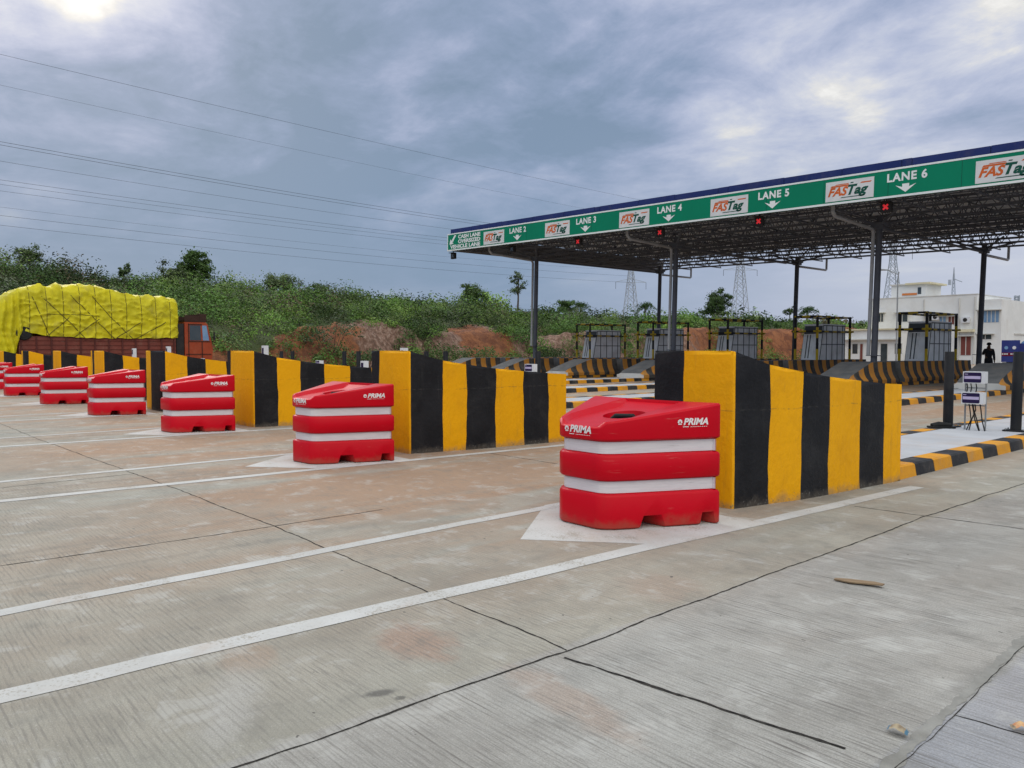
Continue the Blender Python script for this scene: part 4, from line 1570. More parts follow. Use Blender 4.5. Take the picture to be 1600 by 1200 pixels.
# ------------------------------------------------------------------ booths and their guard frames
def booth():
    root = thing('toll_booth', '', 'booth')
    W, L, H = 0.50, 2.75, 1.80
    rk = 0.40      # rake of the front
    y0 = lambda z: rk * (z / H)
    mb = MB()
    mb.add([(-W, y0(0), 0), (W, y0(0), 0), (W, y0(H), H), (-W, y0(H), H), (-W, L, 0), (W, L, 0), (W, L, H), (-W, L, H)],
           [(0, 1, 2, 3), (1, 5, 6, 2), (5, 4, 7, 6), (4, 0, 3, 7), (3, 2, 6, 7), (0, 4, 5, 1)], 'booth_panel')
    mb.build('shell', root)
    # front: light glazed half, grey header and light panel
    def fr(xa, xb, za, zb, m, nm, th=0.012):
        q = MB()
        vs = []
        for o in (0.0, -th):
            vs += [(xa, y0(za) + o, za), (xb, y0(za) + o, za), (xb, y0(zb) + o, zb), (xa, y0(zb) + o, zb)]
        q.add(vs, [(4, 5, 6, 7), (0, 1, 5, 4), (1, 2, 6, 5), (2, 3, 7, 6), (3, 0, 4, 7)], m)
        return q.build(nm, root)
    fr(-0.45, 0.05, 0.08, 1.30, 'booth_light', 'window')
    fr(0.11, 0.47, 0.05, 1.30, 'booth_panel', 'front_panel')
    fr(-0.48, 0.48, 1.35, 1.76, 'booth_frame', 'header')
    for xa in (-0.30, -0.14):
        fr(xa, xa + 0.05, 0.08, 1.30, 'booth_frame', 'mullion', 0.02)
    # dark battens on the sides
    for s in (1, -1):
        q = MB()
        x0, x1 = sorted((s * W, s * (W + 0.018)))
        for f in (0.0, 0.26, 0.48, 0.69, 0.9, 1.0):
            ya = 0.02 + f * (L - 0.06)
            if f == 0.0:
                q.add([(x0, 0, 0), (x1, 0, 0), (x1, 0.05, 0), (x0, 0.05, 0), (x0, y0(H), H), (x1, y0(H), H), (x1, y0(H) + 0.05, H), (x0, y0(H) + 0.05, H)],
                      [(0, 1, 2, 3), (4, 5, 6, 7), (0, 1, 5, 4), (1, 2, 6, 5), (2, 3, 7, 6), (3, 0, 4, 7)], 'booth_frame')
            else:
                lo = 0.0
                q.box((x0, ya, lo), (x1, ya + 0.04, H), 'booth_frame')
        for z in (0.78, 1.46, H - 0.05):
            x2 = s * (W + 0.023)
            a, b = sorted((s * W, x2))
            q.box((a, y0(z) + 0.03, z), (b, L, z + 0.04), 'booth_frame')
        q.build('batten', root)
    q = MB()
    q.box((-W - 0.03, rk - 0.05, H + 0.002), (W + 0.03, L + 0.03, H + 0.05), 'booth_panel')
    q.build('roof', root)
    return root


def striped_tube(mb, a, b, r, first='cage_yellow', seg=0.45):
    a, b = Vector(a), Vector(b)
    n = max(1, round((b - a).length / seg))
    c = first
    for i in range(n):
        mb.tube([a.lerp(b, i / n), a.lerp(b, (i + 1) / n)], r, c, 8, caps=(i in (0, n - 1)))
        c = 'cage_black' if c == 'cage_yellow' else 'cage_yellow'


def guard_frame():
    root = thing('guard_frame', '', 'frame')
    W, L, H = 0.60, 3.5, 2.22
    for x in (-W, W):
        for y in (0, L):
            mb = MB()
            striped_tube(mb, (x, y, 0), (x, y, H), 0.065, seg=0.5)
            mb.build('post', root, smooth=40)
    for z, e in ((H, 0.0), (1.46, 0.14)):
        mb = MB()
        o = 0.0
        for x in (-W, W):
            striped_tube(mb, (x, -e - 0.06, z), (x, L + e + 0.06, z), 0.05)
        for y in (0, L):
            striped_tube(mb, (-W - e - 0.06, y, z + 0.01), (W + e + 0.06, y, z + 0.01), 0.05, 'cage_black')
        mb.build('rail', root, smooth=40)
    return root


bo, gf = booth(), guard_frame()
for i, k in enumerate(range(2, 7)):
    b = bo if i == 0 else dup(bo)
    b.location = (island_x(k), 38.3, 1.03)
    tag(b, 'grey panelled toll booth with raked front, %s from the right' % ORD[i], 'booth', 'toll booths')
    g = gf if i == 0 else dup(gf)
    g.location = (island_x(k), 37.9, 1.03)
    tag(g, 'black and yellow pipe guard frame around the %s booth from the right' % ORD[i], 'frame', 'guard frames round the booths')


# ------------------------------------------------------------------ canopy
CX0 = -8.4
TILT = rad(1.36)
canopy = thing('toll_canopy', 'long steel toll canopy with green lane sign fascia, blue roof edge and lattice trusses', 'canopy', (CX0, 29, 0))
canopy.rotation_euler = (0, TILT, 0)


def can_world(x, y, z):
    """canopy point (world-like x, y, local z) to world"""
    dx = x - CX0
    return (CX0 + dx * math.cos(TILT) + z * math.sin(TILT), y, z * math.cos(TILT) - dx * math.sin(TILT))


def CL(x, y, z):
    return (x - CX0, y - 29, z)


XL, XR = -39.65, 6.5
# roof sheet
mb = MB()
mb.box(CL(XL, 29.35, 7.98), CL(XR, 49.3, 8.05), 'roof_underside')
mb.build('roof_sheet', canopy)
# corrugation ribs under the roof stay inside one mesh
mb = MB()
y = 29.8
while y < 49.2:
    mb.box(CL(XL + 0.05, y, 7.93), CL(XR - 0.05, y + 0.05, 7.978), 'truss_steel')
    y += 1.65
mb.build('purlin', canopy)
mb = MB()
mb.box(CL(XL - 0.02, 29.12, 6.93), CL(XL + 0.02, 50.2, 7.95), 'gable_sheet')
mb.build('gable_cladding', canopy)
# blue roof edge in sheets
mb = MB()
x = XL + 0.15
w = [2.1, 2.3, 0.5, 2.6, 2.4, 2.2, 0.35, 2.5]
i = 0
while x < XR:
    x1 = min(x + w[i % 8], XR)
    mb.box(CL(x + 0.012, 29.12, 7.955), CL(x1 - 0.012, 29.30, 8.235 + 0.006 * (i % 3)), 'roof_blue')
    x = x1
    i += 1
mb.box(CL(XL + 0.15, 29.30, 8.20), CL(XR, 29.34, 8.265), 'pipe_grey')
for yy in (50.05,):
    mb.box(CL(XL, 49.32, 7.98), CL(XR, 49.38, 8.3), 'roof_blue')
mb.build('roof_edge', canopy)
# fascia
mb = MB()
mb.box(CL(XL, 29.0, 6.90), CL(XR, 29.10, 7.95), 'sign_green')
FY = 28.996
mb.box(CL(XL, FY - 0.006, 7.885), CL(XR, 28.998, 7.95), 'sign_white')
mb.box(CL(XL, FY - 0.006, 6.90), CL(XR, 28.998, 6.975), 'sign_white')
mb.box(CL(XL, FY - 0.006, 6.975), CL(XL + 0.06, 28.998, 7.885), 'sign_white')
fascia = mb.build('fascia', canopy)
# joint lines of the green sheets
for xx in np.arange(XL + 2.4, XR, 2.44):
    mb = MB()
    mb.box(CL(xx, FY - 0.0015, 6.976), CL(xx + 0.012, 28.9985, 7.884), 'logo_green')
    mb.build('sheet_joint', fascia)


def logo_panel(xc):
    mb = MB()
    w, h = 1.84, 0.74
    z0 = 7.02
    x0 = xc - w / 2
    F = FY - 0.008
    mb.box(CL(x0, F, z0), CL(x0 + w, 28.998, z0 + h), 'logo_white')
    y = F - 0.004
    P = lambda a, b: CL(x0 + a * w, y, z0 + b * h)
    put_text(mb, 'FAS', P(0.05, 0.27), (1, 0, 0), (0, 0, 1), 0.43, 'logo_orange', fit=0.43 * w, shear=0.32, bold=0.016)
    put_text(mb, 'T', P(0.47, 0.27), (1, 0, 0), (0, 0, 1), 0.50, 'logo_green', fit=0.20 * w, shear=0.32, bold=0.018)
    put_text(mb, 'ag', P(0.605, 0.27), (1, 0, 0), (0, 0, 1), 0.46, 'logo_green', fit=0.29 * w, shear=0.32, bold=0.018)
    def bar_(a0, a1, b0, b1, m, sl=0.03):
        quad(mb, [P(a0, b0), P(a1, b0), P(a1 + sl, b1), P(a0 + sl, b1)], m)
    bar_(0.10, 0.47, 0.70, 0.78, 'logo_orange')
    bar_(0.20, 0.47, 0.80, 0.84, 'logo_orange')
    bar_(0.72, 0.93, 0.76, 0.82, 'logo_orange')
    bar_(0.32, 0.80, 0.13, 0.17, 'logo_green')
    bar_(0.52, 0.58, 0.82, 0.87, 'logo_green', 0.01)
    o = mb.build('logo_panel', fascia, fix=False)
    return o


def lane_lettering(s, xc):
    mb = MB()
    y = FY - 0.004
    put_text(mb, s, CL(xc - 0.66, y, 7.475), (1, 0, 0), (0, 0, 1), 0.40, 'sign_white', fit=1.38, bold=0.014, spacing=1.12)
    P = lambda a, b: CL(xc + a, y, 7.05 + b)
    quad(mb, [P(0, 0), P(0.36, 0.27), P(0.12, 0.19), P(0.12, 0.30), P(-0.12, 0.30), P(-0.12, 0.19), P(-0.36, 0.27)], 'sign_white')
    mb.build('lane_lettering', fascia, fix=False)


for nn in range(2, 10):
    xc = -14.28 + 5.22 * (nn - 6)
    logo_panel(xc)
    lane_lettering('LANE %d' % nn, xc + 2.05)
mb = MB()
yy = FY - 0.004
for i, s in enumerate(('CASH LANE', 'OVERSIZED', 'VEHICLE LANE')):
    wd = (2.15, 2.15, 2.95)[i]
    put_text(mb, s, CL((-38.55, -38.55, -39.35)[i], yy, 7.60 - 0.285 * i), (1, 0, 0), (0, 0, 1), 0.30, 'sign_white', fit=wd, bold=0.012)
P = lambda a, b: CL(-39.0 + a, yy, 7.62 + b)
quad(mb, [P(-0.42, -0.34), P(0.0, -0.30), P(-0.12, -0.22), P(0.24, 0.18), P(0.12, 0.24), P(-0.24, -0.12), P(-0.34, 0.0)], 'sign_white')
mb.build('cash_lettering', fascia, fix=False)

# lattice girders along the canopy
for y in np.arange(30.0, 50.3, 1.85):
    mb = MB()
    zt, zb_ = 7.86, 7.02
    tri = (y - 30.0) / 1.65
    for dy in (-0.22, 0.22):
        mb.tube([CL(XL + 0.1, y + dy, zb_), CL(XR, y + dy, zb_)], 0.030, 'truss_steel', 5)
    mb.tube([CL(XL + 0.1, y, zt), CL(XR, y, zt)], 0.035, 'truss_steel', 5)
    x = XL + 0.3
    i = 0
    while x < XR - 0.6:
        dy = 0.22 if i % 2 else -0.22
        mb.tube([CL(x, y + dy, zb_), CL(x + 0.62, y, zt)], 0.024, 'truss_steel', 4, caps=False)
        mb.tube([CL(x + 0.62, y, zt), CL(x + 1.24, y - dy, zb_)], 0.024, 'truss_steel', 4, caps=False)
        if i % 2 == 0:
            mb.tube([CL(x, y - 0.22, zb_), CL(x, y + 0.22, zb_)], 0.016, 'truss_steel', 4, caps=False)
        x += 1.24
        i += 1
    mb.build('lattice_girder', canopy)
# cross trusses
xx = XL + 0.2
while xx < XR:
    mb = MB()
    heavy = True
    mb.tube([CL(xx, 29.4, 7.04), CL(xx, 50.1, 7.04)], 0.04, 'truss_steel', 5)
    mb.tube([CL(xx, 29.4, 7.84), CL(xx, 50.1, 7.84)], 0.04, 'truss_steel', 5)
    for i in range(14):
        y = 29.5 + i * 1.47
        mb.tube([CL(xx, y, 7.04), CL(xx, y + 0.735, 7.84)], 0.024, 'truss_steel', 4, caps=False)
        mb.tube([CL(xx, y + 0.735, 7.84), CL(xx, y + 1.47, 7.04)], 0.024, 'truss_steel', 4, caps=False)
        mb.tube([CL(xx, y, 7.04), CL(xx, y, 7.84)], 0.018, 'truss_steel', 4, caps=False)
    mb.build('cross_truss', canopy)
    xx += 2.635
# columns and their rain pipes
for cx in (-36.15, -25.45, -14.95, -4.4, 6.0):
    for cy in (33.4, 45.6):
        xl = cx - 0.12
        mb = MB()
        mb.tube([CL(xl, cy, -0.3), CL(xl, cy, 6.95)], 0.13, 'column_steel', 16)
        mb.box(CL(xl - 0.24, cy - 0.24, 1.12), CL(xl + 0.24, cy + 0.24, 1.15), 'column_steel')
        c = mb.build('column', canopy, smooth=40)
        mb = MB()
        mb.box(CL(xl - 0.26, cy - 0.26, 6.55), CL(xl + 0.26, cy + 0.26, 6.70), 'truss_steel')
        mb.box(CL(xl - 0.20, cy - 0.20, 6.42), CL(xl + 0.20, cy + 0.20, 6.549), 'truss_steel')
        for sx in (-1, 1):
            for sy in (-1, 1):
                mb.tube([CL(xl + 0.15 * sx, cy + 0.15 * sy, 6.65), CL(xl + 1.25 * sx, cy + 1.25 * sy, 7.06)], 0.05, 'truss_steel', 6)
        mb.build('column_head', c)
    mb = MB()
    xl = cx - 0.33
    mb.tube([CL(xl, 29.75, 7.35), CL(xl, 29.75, 6.78), CL(xl, 29.95, 6.62), CL(xl, 33.2, 6.45), CL(xl + 0.02, 33.27, 6.3), CL(xl + 0.02, 33.27, 1.15)], 0.075, 'pipe_grey', 10)
    mb.tube([CL(cx - 0.12, 33.7, 6.48), CL(cx - 0.12, 45.3, 6.48)], 0.06, 'truss_steel', 8)
    mb.tube([CL(cx - 0.12, 45.9, 6.35), CL(cx - 0.12, 49.2, 6.35), CL(cx - 0.12, 49.3, 6.40), CL(cx - 0.12, 49.3, 7.1)], 0.07, 'pipe_grey', 8)
    mb.build('drain_pipe', canopy, smooth=40)


# lane signals hung below the fascia
def lane_signal(x, lit, lab):
    p = can_world(x, 29.55, 6.69)
    root = thing('lane_signal', lab, 'signal light', p, 0, 'lane signals under the canopy edge')
    mb = MB()
    mb.box((-0.19, 0, -0.19), (0.19, 0.16, 0.19), 'dark_metal')
    mb.box((-0.20, -0.16, 0.165), (0.20, 0.0, 0.192), 'dark_metal')
    mb.build('housing', root)
    mb = MB()
    mb.tube([(0, 0.08, 0.19), (0, 0.08, 0.40)], 0.025, 'dark_metal', 6)
    mb.build('hanger', root)
    mb = MB()
    m = 'signal_red' if lit else 'glass_dark'
    for s in (1, -1):
        d = Vector((1, 0, s)).normalized()
        e = Vector((-s, 0, 1)).normalized()
        y = Vector((0, -0.008 - 0.002 * (s > 0), 0))
        quad(mb, [d * 0.125 + e * 0.038 + y, d * 0.125 - e * 0.038 + y, -d * 0.125 - e * 0.038 + y, -d * 0.125 + e * 0.038 + y], m)
    mb.build('cross', root, fix=False)


for i, (x, lit, lab) in enumerate(((-39.85, False, 'dark lane signal at the left end of the sign, under the cash lane lettering'), (-34.2, False, 'unlit lane signal under the lane 2 arrow'),
                                  (-28.95, True, 'lit red cross signal under the lane 3 arrow'), (-23.6, True, 'lit red cross signal under the lane 4 arrow'),
                                  (-18.4, True, 'lit red cross signal under the lane 5 arrow'), (-13.15, True, 'lit red cross signal under the lane 6 arrow'))):
    lane_signal(x, lit, lab)


# ------------------------------------------------------------------ loaded lorry
def lorry():
    root = thing('loaded_lorry', 'orange cab lorry with a tall load under a roped yellow tarpaulin, at the left', 'lorry', (-46.25, 0, 0))
    W = 1.25
    # bed
    mb = MB()
    b0, b1 = 7.0, 14.45
    mb.box((-W, b0, 1.12), (W, b1, 2.22), 'cargo_red')
    bed = mb.build('cargo_bed', root)
    mb = MB()
    for z in (1.13, 1.35, 1.57, 1.79, 2.01):
        mb.box((W + 0.002, b0 + 0.01, z), (W + 0.028, b1 - 0.01, z + 0.15), 'cargo_red')
        mb.box((-W - 0.028, b0 + 0.01, z), (-W - 0.002, b1 - 0.01, z + 0.15), 'cargo_red')
    mb.build('plank', bed)
    for i in range(12):
        y = b0 + 0.05 + i * (b1 - b0 - 0.2) / 11
        for xa in (W + 0.03, -W - 0.075):
            mb = MB()
            mb.box((xa, y, 1.0), (xa + 0.045, y + 0.07, 2.2), 'cargo_rib')
            mb.build('rib', bed)
    mb = MB()
    for x in (-0.45, 0.45):
        mb.box((x - 0.06, 6.8, 0.75), (x + 0.06, 16.1, 1.0), 'dark_metal')
    mb.box((-1.1, 6.85, 0.62), (1.1, 6.97, 0.80), 'dark_metal')
    mb.build('chassis', root)
    # load under the tarpaulin
    NS, NTT = 170, 90
    Y0, Y1 = 6.12, 14.62

    def surf(s, t, lift=0.0):
        y = Y0 + (Y1 - Y0) * s
        ztop = interp(y, [6.1, 6.3, 6.6, 7.0, 7.6, 8.3, 9.0, 9.8, 10.6, 11.4, 12.4, 13.2, 13.9, 14.4, 14.62],
                      [3.5, 4.0, 4.32, 4.52, 4.68, 4.74, 4.78, 4.92, 4.84, 4.62, 4.46, 4.48, 4.46, 4.38, 4.15])
        hem = interp(y, [6.1, 6.6, 6.85, 7.02, 7.25, 7.6, 8.2, 9.5, 11, 14.62], [1.25, 1.05, 1.3, 2.25, 2.50, 2.38, 2.25, 2.18, 2.15, 2.20]) + 0.05 * mnoise.noise((y * 3.0, 0.3, 7.7))
        hw = interp(y, [6.1, 6.25, 6.6, 7.2, 14.3, 14.55, 14.62], [1.0, 1.15, 1.28, 1.36, 1.36, 1.28, 1.15])
        u = t if t <= 0.5 else 1 - t
        if u < 0.40:
            hf = u / 0.40 * 0.93
            a = math.asin(hf ** 3.2)
        else:
            a0 = math.asin(0.93 ** 3.2)
            a = a0 + (math.pi / 2 - a0) * (u - 0.40) / 0.10
        if t > 0.5:
            a = math.pi - a
        cx, cz = math.cos(a), math.sin(a)
        X = hw * math.copysign(abs(cx) ** 0.22, cx)
        zz = hem + (ztop - hem) * (abs(cz) ** 0.3125)
        p = Vector((X, y, zz))
        out = Vector((cx, 0, cz))
        dsp = 0.07 * mnoise.noise((y * 0.9, X * 0.8, zz * 0.9)) + 0.04 * mnoise.noise((y * 2.1, X * 1.5, zz * 2.7 + 4)) + 0.03 * mnoise.noise((y * 4.3, X * 3, zz * 5.1 + 9))
        rid = 1 - abs(mnoise.noise((y * 1.6 + zz * 1.1, zz * 3.4, X * 2 + 8))) * 2
        dsp += 0.08 * max(0, rid) ** 4
        tuck = abs(((y - 7.4) / 0.74) % 1 - 0.5) * 2        # pulled in under the ropes
        dsp -= 0.02 * max(0, tuck - 0.6) / 0.4
        if y < 7.4:                                            # hanging folds at the back
            dsp += 0.085 * math.sin(y * 19 + 3.0 * mnoise.noise((y, zz * 0.8, 3))) * min(1, (7.4 - y) / 0.3) * abs(cx)
        for yc in (7.95, 8.75):                                # bunched folds on top
            dsp += 0.16 * math.exp(-((y - yc) / 0.16) ** 2) * max(0, cz) ** 3
        return p + out * (dsp + lift)
    vs = [surf(i / (NS - 1), j / (NTT - 1)) for i in range(NS) for j in range(NTT)]
    fs = [(i * NTT + j, i * NTT + j + 1, (i + 1) * NTT + j + 1, (i + 1) * NTT + j) for i in range(NS - 1) for j in range(NTT - 1)]
    fs.append(tuple(range(NTT)))
    fs.append(tuple((NS - 1) * NTT + j for j in reversed(range(NTT))))
    mb = MB()
    mb.add(vs, fs, 'tarpaulin')
    tp = mb.build('tarpaulin', root, smooth=70)
    mb = MB()
    Ss = lambda y: (y - Y0) / (Y1 - Y0)
    def rope(pts, r=0.013):
        P = []
        for (ya, ta), (yb, tb) in zip(pts[:-1], pts[1:]):
            for q in range(12):
                f = q / 12
                P.append(surf(Ss(ya + (yb - ya) * f), ta + (tb - ta) * f, 0.008))
        P.append(surf(Ss(pts[-1][0]), pts[-1][1], 0.008))
        mb.tube(P, r, 'rope', 5)
    for i in range(10):
        y = 7.45 + i * 0.74
        rope([(y, 0.0), (y + 0.04, 0.2), (y, 0.5), (y, 1.0)])
    for ya, yb in ((7.6, 8.3), (8.0, 9.9), (9.3, 11.3), (10.3, 12.2), (13.9, 12.4), (12.6, 11.4), (10.6, 9.4), (9.2, 8.2)):
        rope([(ya, 0.34 if ya < yb else 0.16), (yb, 0.0)], 0.019)
    rope([(8.2, 0.19), (10.6, 0.18)], 0.015)
    mb.build('rope', tp)
    # spare wheel hung behind the bed
    def wheel(x, y, z, r, wd, nm):
        q = MB()
        q.tube([(x - wd / 2, y, z), (x - wd / 2 + 0.04, y, z), (x + wd / 2 - 0.04, y, z), (x + wd / 2, y, z)], [r * 0.9, r, r, r * 0.9], 'tyre', 24)
        o = q.build(nm, root, smooth=40)
        q = MB()
        for s in (1, -1):
            q.tube([(x + s * (wd / 2 + 0.002), y, z), (x + s * (wd / 2 + 0.015), y, z)], r * 0.55, 'dark_metal', 18)
            q.tube([(x + s * (wd / 2 + 0.015), y, z), (x + s * (wd / 2 + 0.05), y, z)], r * 0.22, 'dark_metal', 12)
        q.build('rim', o)
        return o
    wheel(1.26, 7.22, 2.36, 0.34, 0.24, 'spare_wheel')
    for y in (8.6, 9.9):
        for x in (-0.95, 0.95):
            wheel(x, y, 0.5, 0.5, 0.5, 'wheel')
    for x in (-1.05, 1.05):
        wheel(x, 15.5, 0.5, 0.5, 0.28, 'wheel')
    # cab: shell with a raked windscreen
    prof = [(14.95, 0.95), (16.45, 0.95), (16.5, 1.6), (16.42, 2.05), (16.22, 3.02), (16.12, 3.10), (14.95, 3.10)]
    mb = MB()
    mb.prism(prof, 'X', -1.2, 1.2, 'cab_red')
    cab = mb.build('cab', root)
    for s in (1, -1):
        a, b = sorted((s * 1.2, s * 1.215))
        mb = MB()
        mb.prism([(15.22, 2.08), (15.85, 2.08), (15.82, 2.92), (15.22, 2.92)], 'X', a, b, 'glass_dark')
        mb.build('side_window', cab)
        mb = MB()
        mb.prism([(15.95, 2.08), (16.30, 2.08), (16.15, 2.92), (15.91, 2.92)], 'X', a, b, 'glass_blue')
        mb.build('quarter_window', cab)
    mb = MB()
    mb.add([(-1.1, 16.43, 2.12), (1.1, 16.43, 2.12), (1.1, 16.245, 2.98), (-1.1, 16.245, 2.98)], [(0, 1, 2, 3)], 'glass_dark')
    mb.build('windscreen', cab, fix=False)
    mb = MB()
    for s in (1, -1):
        a, b = sorted((s * 1.201, s * 1.225))
        for (p, q, z0, z1) in ((15.14, 15.18, 1.0, 3.02), (15.88, 15.92, 1.0, 2.05), (15.16, 16.35, 2.0, 2.04), (15.16, 15.9, 2.95, 3.0), (15.0, 16.4, 1.28, 1.32)):
            mb.box((a, p, z0), (b, q, z1), 'rack_brown')
    mb.build('door_trim', cab)
    mb = MB()
    mb.box((-1.1, 15.0, 3.12), (1.1, 16.2, 3.2), 'rack_brown')
    for s in (-1.08, 1.04):
        mb.box((s, 15.0, 3.2), (s + 0.04, 16.2, 3.48), 'rack_brown')
    mb.box((-1.1, 15.85, 3.2), (1.1, 16.2, 3.58), 'rack_brown')
    mb.build('roof_rack', root)
    mb = MB()
    mb.box((-1.22, 16.3, 0.45), (1.22, 16.62, 0.94), 'cab_red')
    mb.build('bumper', root)
    mb = MB()
    for s in (1, -1):
        mb.tube([(s * 1.2, 16.3, 2.9), (s * 1.42, 16.5, 2.8), (s * 1.42, 16.5, 2.4)], 0.018, 'dark_metal', 6)
        mb.box((s * 1.42 - 0.09, 16.48, 2.1), (s * 1.42 + 0.09, 16.53, 2.55), 'dark_metal')
    mb.build('mirror', root)
    mb = MB()
    mb.box((-1.2, 14.5, 1.1), (1.2, 14.9, 3.0), 'dark_metal')
    mb.build('headboard', root)
    return root


lorry()


# ------------------------------------------------------------------ office building
def building():
    root = thing('office_building', 'white two-storey flat-roofed office with a stair tower, behind the right-hand booths', 'building', (0, 0, 0))
    Y = 95.0
    def bx(px):
        t = math.tan(YAW - math.atan((px - 800) / 1225.0))
        return -t * Y
    def bz(px, py):
        dep = -bx(px) * math.sin(YAW) + Y * math.cos(YAW)
        return 1.5 + (548 - py) / 1225.0 * dep
    x0, x1, x2 = bx(1355), bx(1524), bx(1560)
    mb = MB()
    mb.box((x0, Y, -0.05), (x1, Y + 11, bz(1450, 464)), 'building_white')
    mb.box((x1, Y + 0.5, -0.05), (x2, Y + 11, bz(1540, 468)), 'building_white')
    mb.box((x0 - 0.05, Y - 0.05, bz(1450, 464) + 0.002), (x1 + 0.05, Y + 11.05, bz(1450, 464) + 0.10), 'building_trim')
    mb.build('wall', root)
    mb = MB()
    ta, tb = bx(1376), bx(1430)
    mb.box((ta, Y + 2.5, 7.5), (tb, Y + 7, 9.35), 'building_white')
    mb.box((tb - 2.2, Y + 2.1, 9.352), (tb + 0.6, Y + 7.2, 9.55), 'building_cream')
    mb.box((ta - 0.1, Y + 2.3, 9.352), (tb - 2.22, Y + 7.2, 9.5), 'building_trim')
    tw = mb.build('stair_tower', root)
    mb = MB()
    mb.box((tb - 0.9, Y + 2.47, 8.2), (tb - 0.5, Y + 2.49, 9.0), 'glass_dark')
    mb.build('window', tw)
    mb = MB()
    mb.box((ta + 1.3, Y + 2.42, 8.12), (ta + 3.0, Y + 2.46, 8.36), 'plaster_orange')
    mb.build('roof_sign', tw)
    # ground-floor annexe
    mb = MB()
    a0, a1 = bx(1337), bx(1424)
    za = 3.9
    mb.box((a0, Y - 3, -0.05), (a1, Y - 0.02, za), 'building_white')
    mb.box((a0 - 0.2, Y - 3.3, za + 0.002), (a1 + 0.2, Y - 0.02, za + 0.16), 'building_cream')
    mb.box((a0, Y - 3.6, 2.75), (a1, Y - 3.0, 2.87), 'building_trim')
    an = mb.build('annexe', root)
    for pa, pb, z0, z1, nm, m in ((1344, 1352, 1.15, 2.3, 'window', 'glass_dark'), (1356, 1360, 0.2, 2.3, 'door', 'door_brown'), (1376, 1383, 1.15, 2.3, 'window', 'glass_dark'),
                                  (1388, 1398, 0.1, 2.3, 'door', 'glass_dark'), (1410, 1420, 1.15, 2.3, 'window', 'glass_dark')):
        q = MB()
        xa, xb = bx(pa) * 0.99, bx(pb) * 0.99
        q.box((xa, Y - 3.03, z0), (xb, Y - 3.005, z1), m)
        o = q.build(nm, root)
        q = MB()
        for (u, v_, zz0, zz1) in ((xa - 0.07, xa, z0, z1), (xb, xb + 0.07, z0, z1), (xa - 0.07, xb + 0.07, z1, z1 + 0.07)):
            q.box((u, Y - 3.05, zz0), (v_, Y - 3.005, zz1), 'building_trim')
        q.build('frame', o)
    # windows of the main block
    for pa, pb, ya, yb, m, yy in ((1371, 1379, 503, 490, 'glass_dark', Y), (1400, 1417, 503, 490, 'glass_dark', Y), (1445, 1455, 503, 490, 'glass_dark', Y), (1466, 1477, 507, 495, 'glass_blue', Y),
                                  (1480, 1490, 507, 495, 'door_brown', Y), (1500, 1517, 555, 526, 'door_brown', Y), (1526, 1546, 530, 523, 'glass_dark', Y + 0.5), (1526, 1557, 504, 486, 'glass_blue', Y + 0.5)):
        q = MB()
        xa, xb = bx(pa), bx(pb)
        z0, z1 = bz(pa, ya), bz(pa, yb)
        q.box((xa, yy - 0.03, z0), (xb, yy - 0.004, z1), m)
        o = q.build('window' if m != 'door_brown' else 'shutter', root)
        q = MB()
        n = 5 if pb - pa > 25 else 2
        for i in range(n + 1):
            u = xa + (xb - xa) * i / n
            q.box((u - 0.04, yy - 0.06, z0), (u + 0.04, yy - 0.032, z1), 'building_trim')
        q.box((xa - 0.25, yy - 0.5, z1 + 0.03), (xb + 0.25, yy - 0.004, z1 + 0.12), 'building_trim')
        q.build('frame', o)
    for pxx in (1442, 1497, 1521):
        q = MB()
        q.tube([(bx(pxx), Y - 0.08, 0), (bx(pxx), Y - 0.08, 7.4)], 0.06, 'building_trim', 8)
        q.build('rain_pipe', root)
    for pxx, zz in ((1461, 5.0), (1508, 4.6)):
        q = MB()
        q.box((bx(pxx) - 0.4, Y - 0.38, zz), (bx(pxx) + 0.4, Y - 0.02, zz + 0.6), 'meter_white')
        q.tube([(bx(pxx), Y - 0.385, zz + 0.3), (bx(pxx), Y - 0.40, zz + 0.3)], 0.22, 'dark_metal', 14)
        q.build('air_conditioner', root)
    q = MB()
    q.box((bx(1496), Y - 0.5, bz(1500, 519)), (bx(1522), Y - 0.01, bz(1500, 515)), 'building_cream')
    q.build('ledge', root)
    return root


building()
mb = MB()
hx0 = -33.0
root = thing('small_outbuilding', 'low white outbuilding at the right edge, beyond the office', 'building', (-31.0, 100, 0))
mb.box((-0.5, 0, -0.05), (1.4, 4, 3.3), 'building_white')
mb.build('wall', root)
mb = MB()
mb.box((-0.6, -0.3, 3.302), (1.7, 4.2, 3.45), 'building_trim')
mb.build('roof', root)


def small_mast():
    x, y = at_az(1487, 103)
    root = thing('antenna_mast', 'thin lattice antenna mast on the office roof', 'antenna', (x, y, 7.6))
    mb = MB()
    for s in ((-.18, -.18), (.18, -.18), (.18, .18), (-.18, .18)):
        mb.tube([(s[0], s[1], 0), (0, 0, 3.4)], 0.035, 'hazed_steel', 4)
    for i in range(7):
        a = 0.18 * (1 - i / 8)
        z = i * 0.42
        mb.tube([(-a, -a, z), (a, -a, z + 0.42)], 0.025, 'hazed_steel', 4)
        mb.tube([(a, a, z), (-a, a, z + 0.42)], 0.025, 'hazed_steel', 4)
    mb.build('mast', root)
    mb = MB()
    mb.tube([(-0.35, -0.2, 1.4), (-0.35, -0.2, 2.0)], 0.16, 'hazed_steel', 8)
    mb.tube([(0, 0, 2.1), (0.8, 0.3, 1.7)], 0.05, 'hazed_steel', 5)
    mb.build('antenna', root)


small_mast()


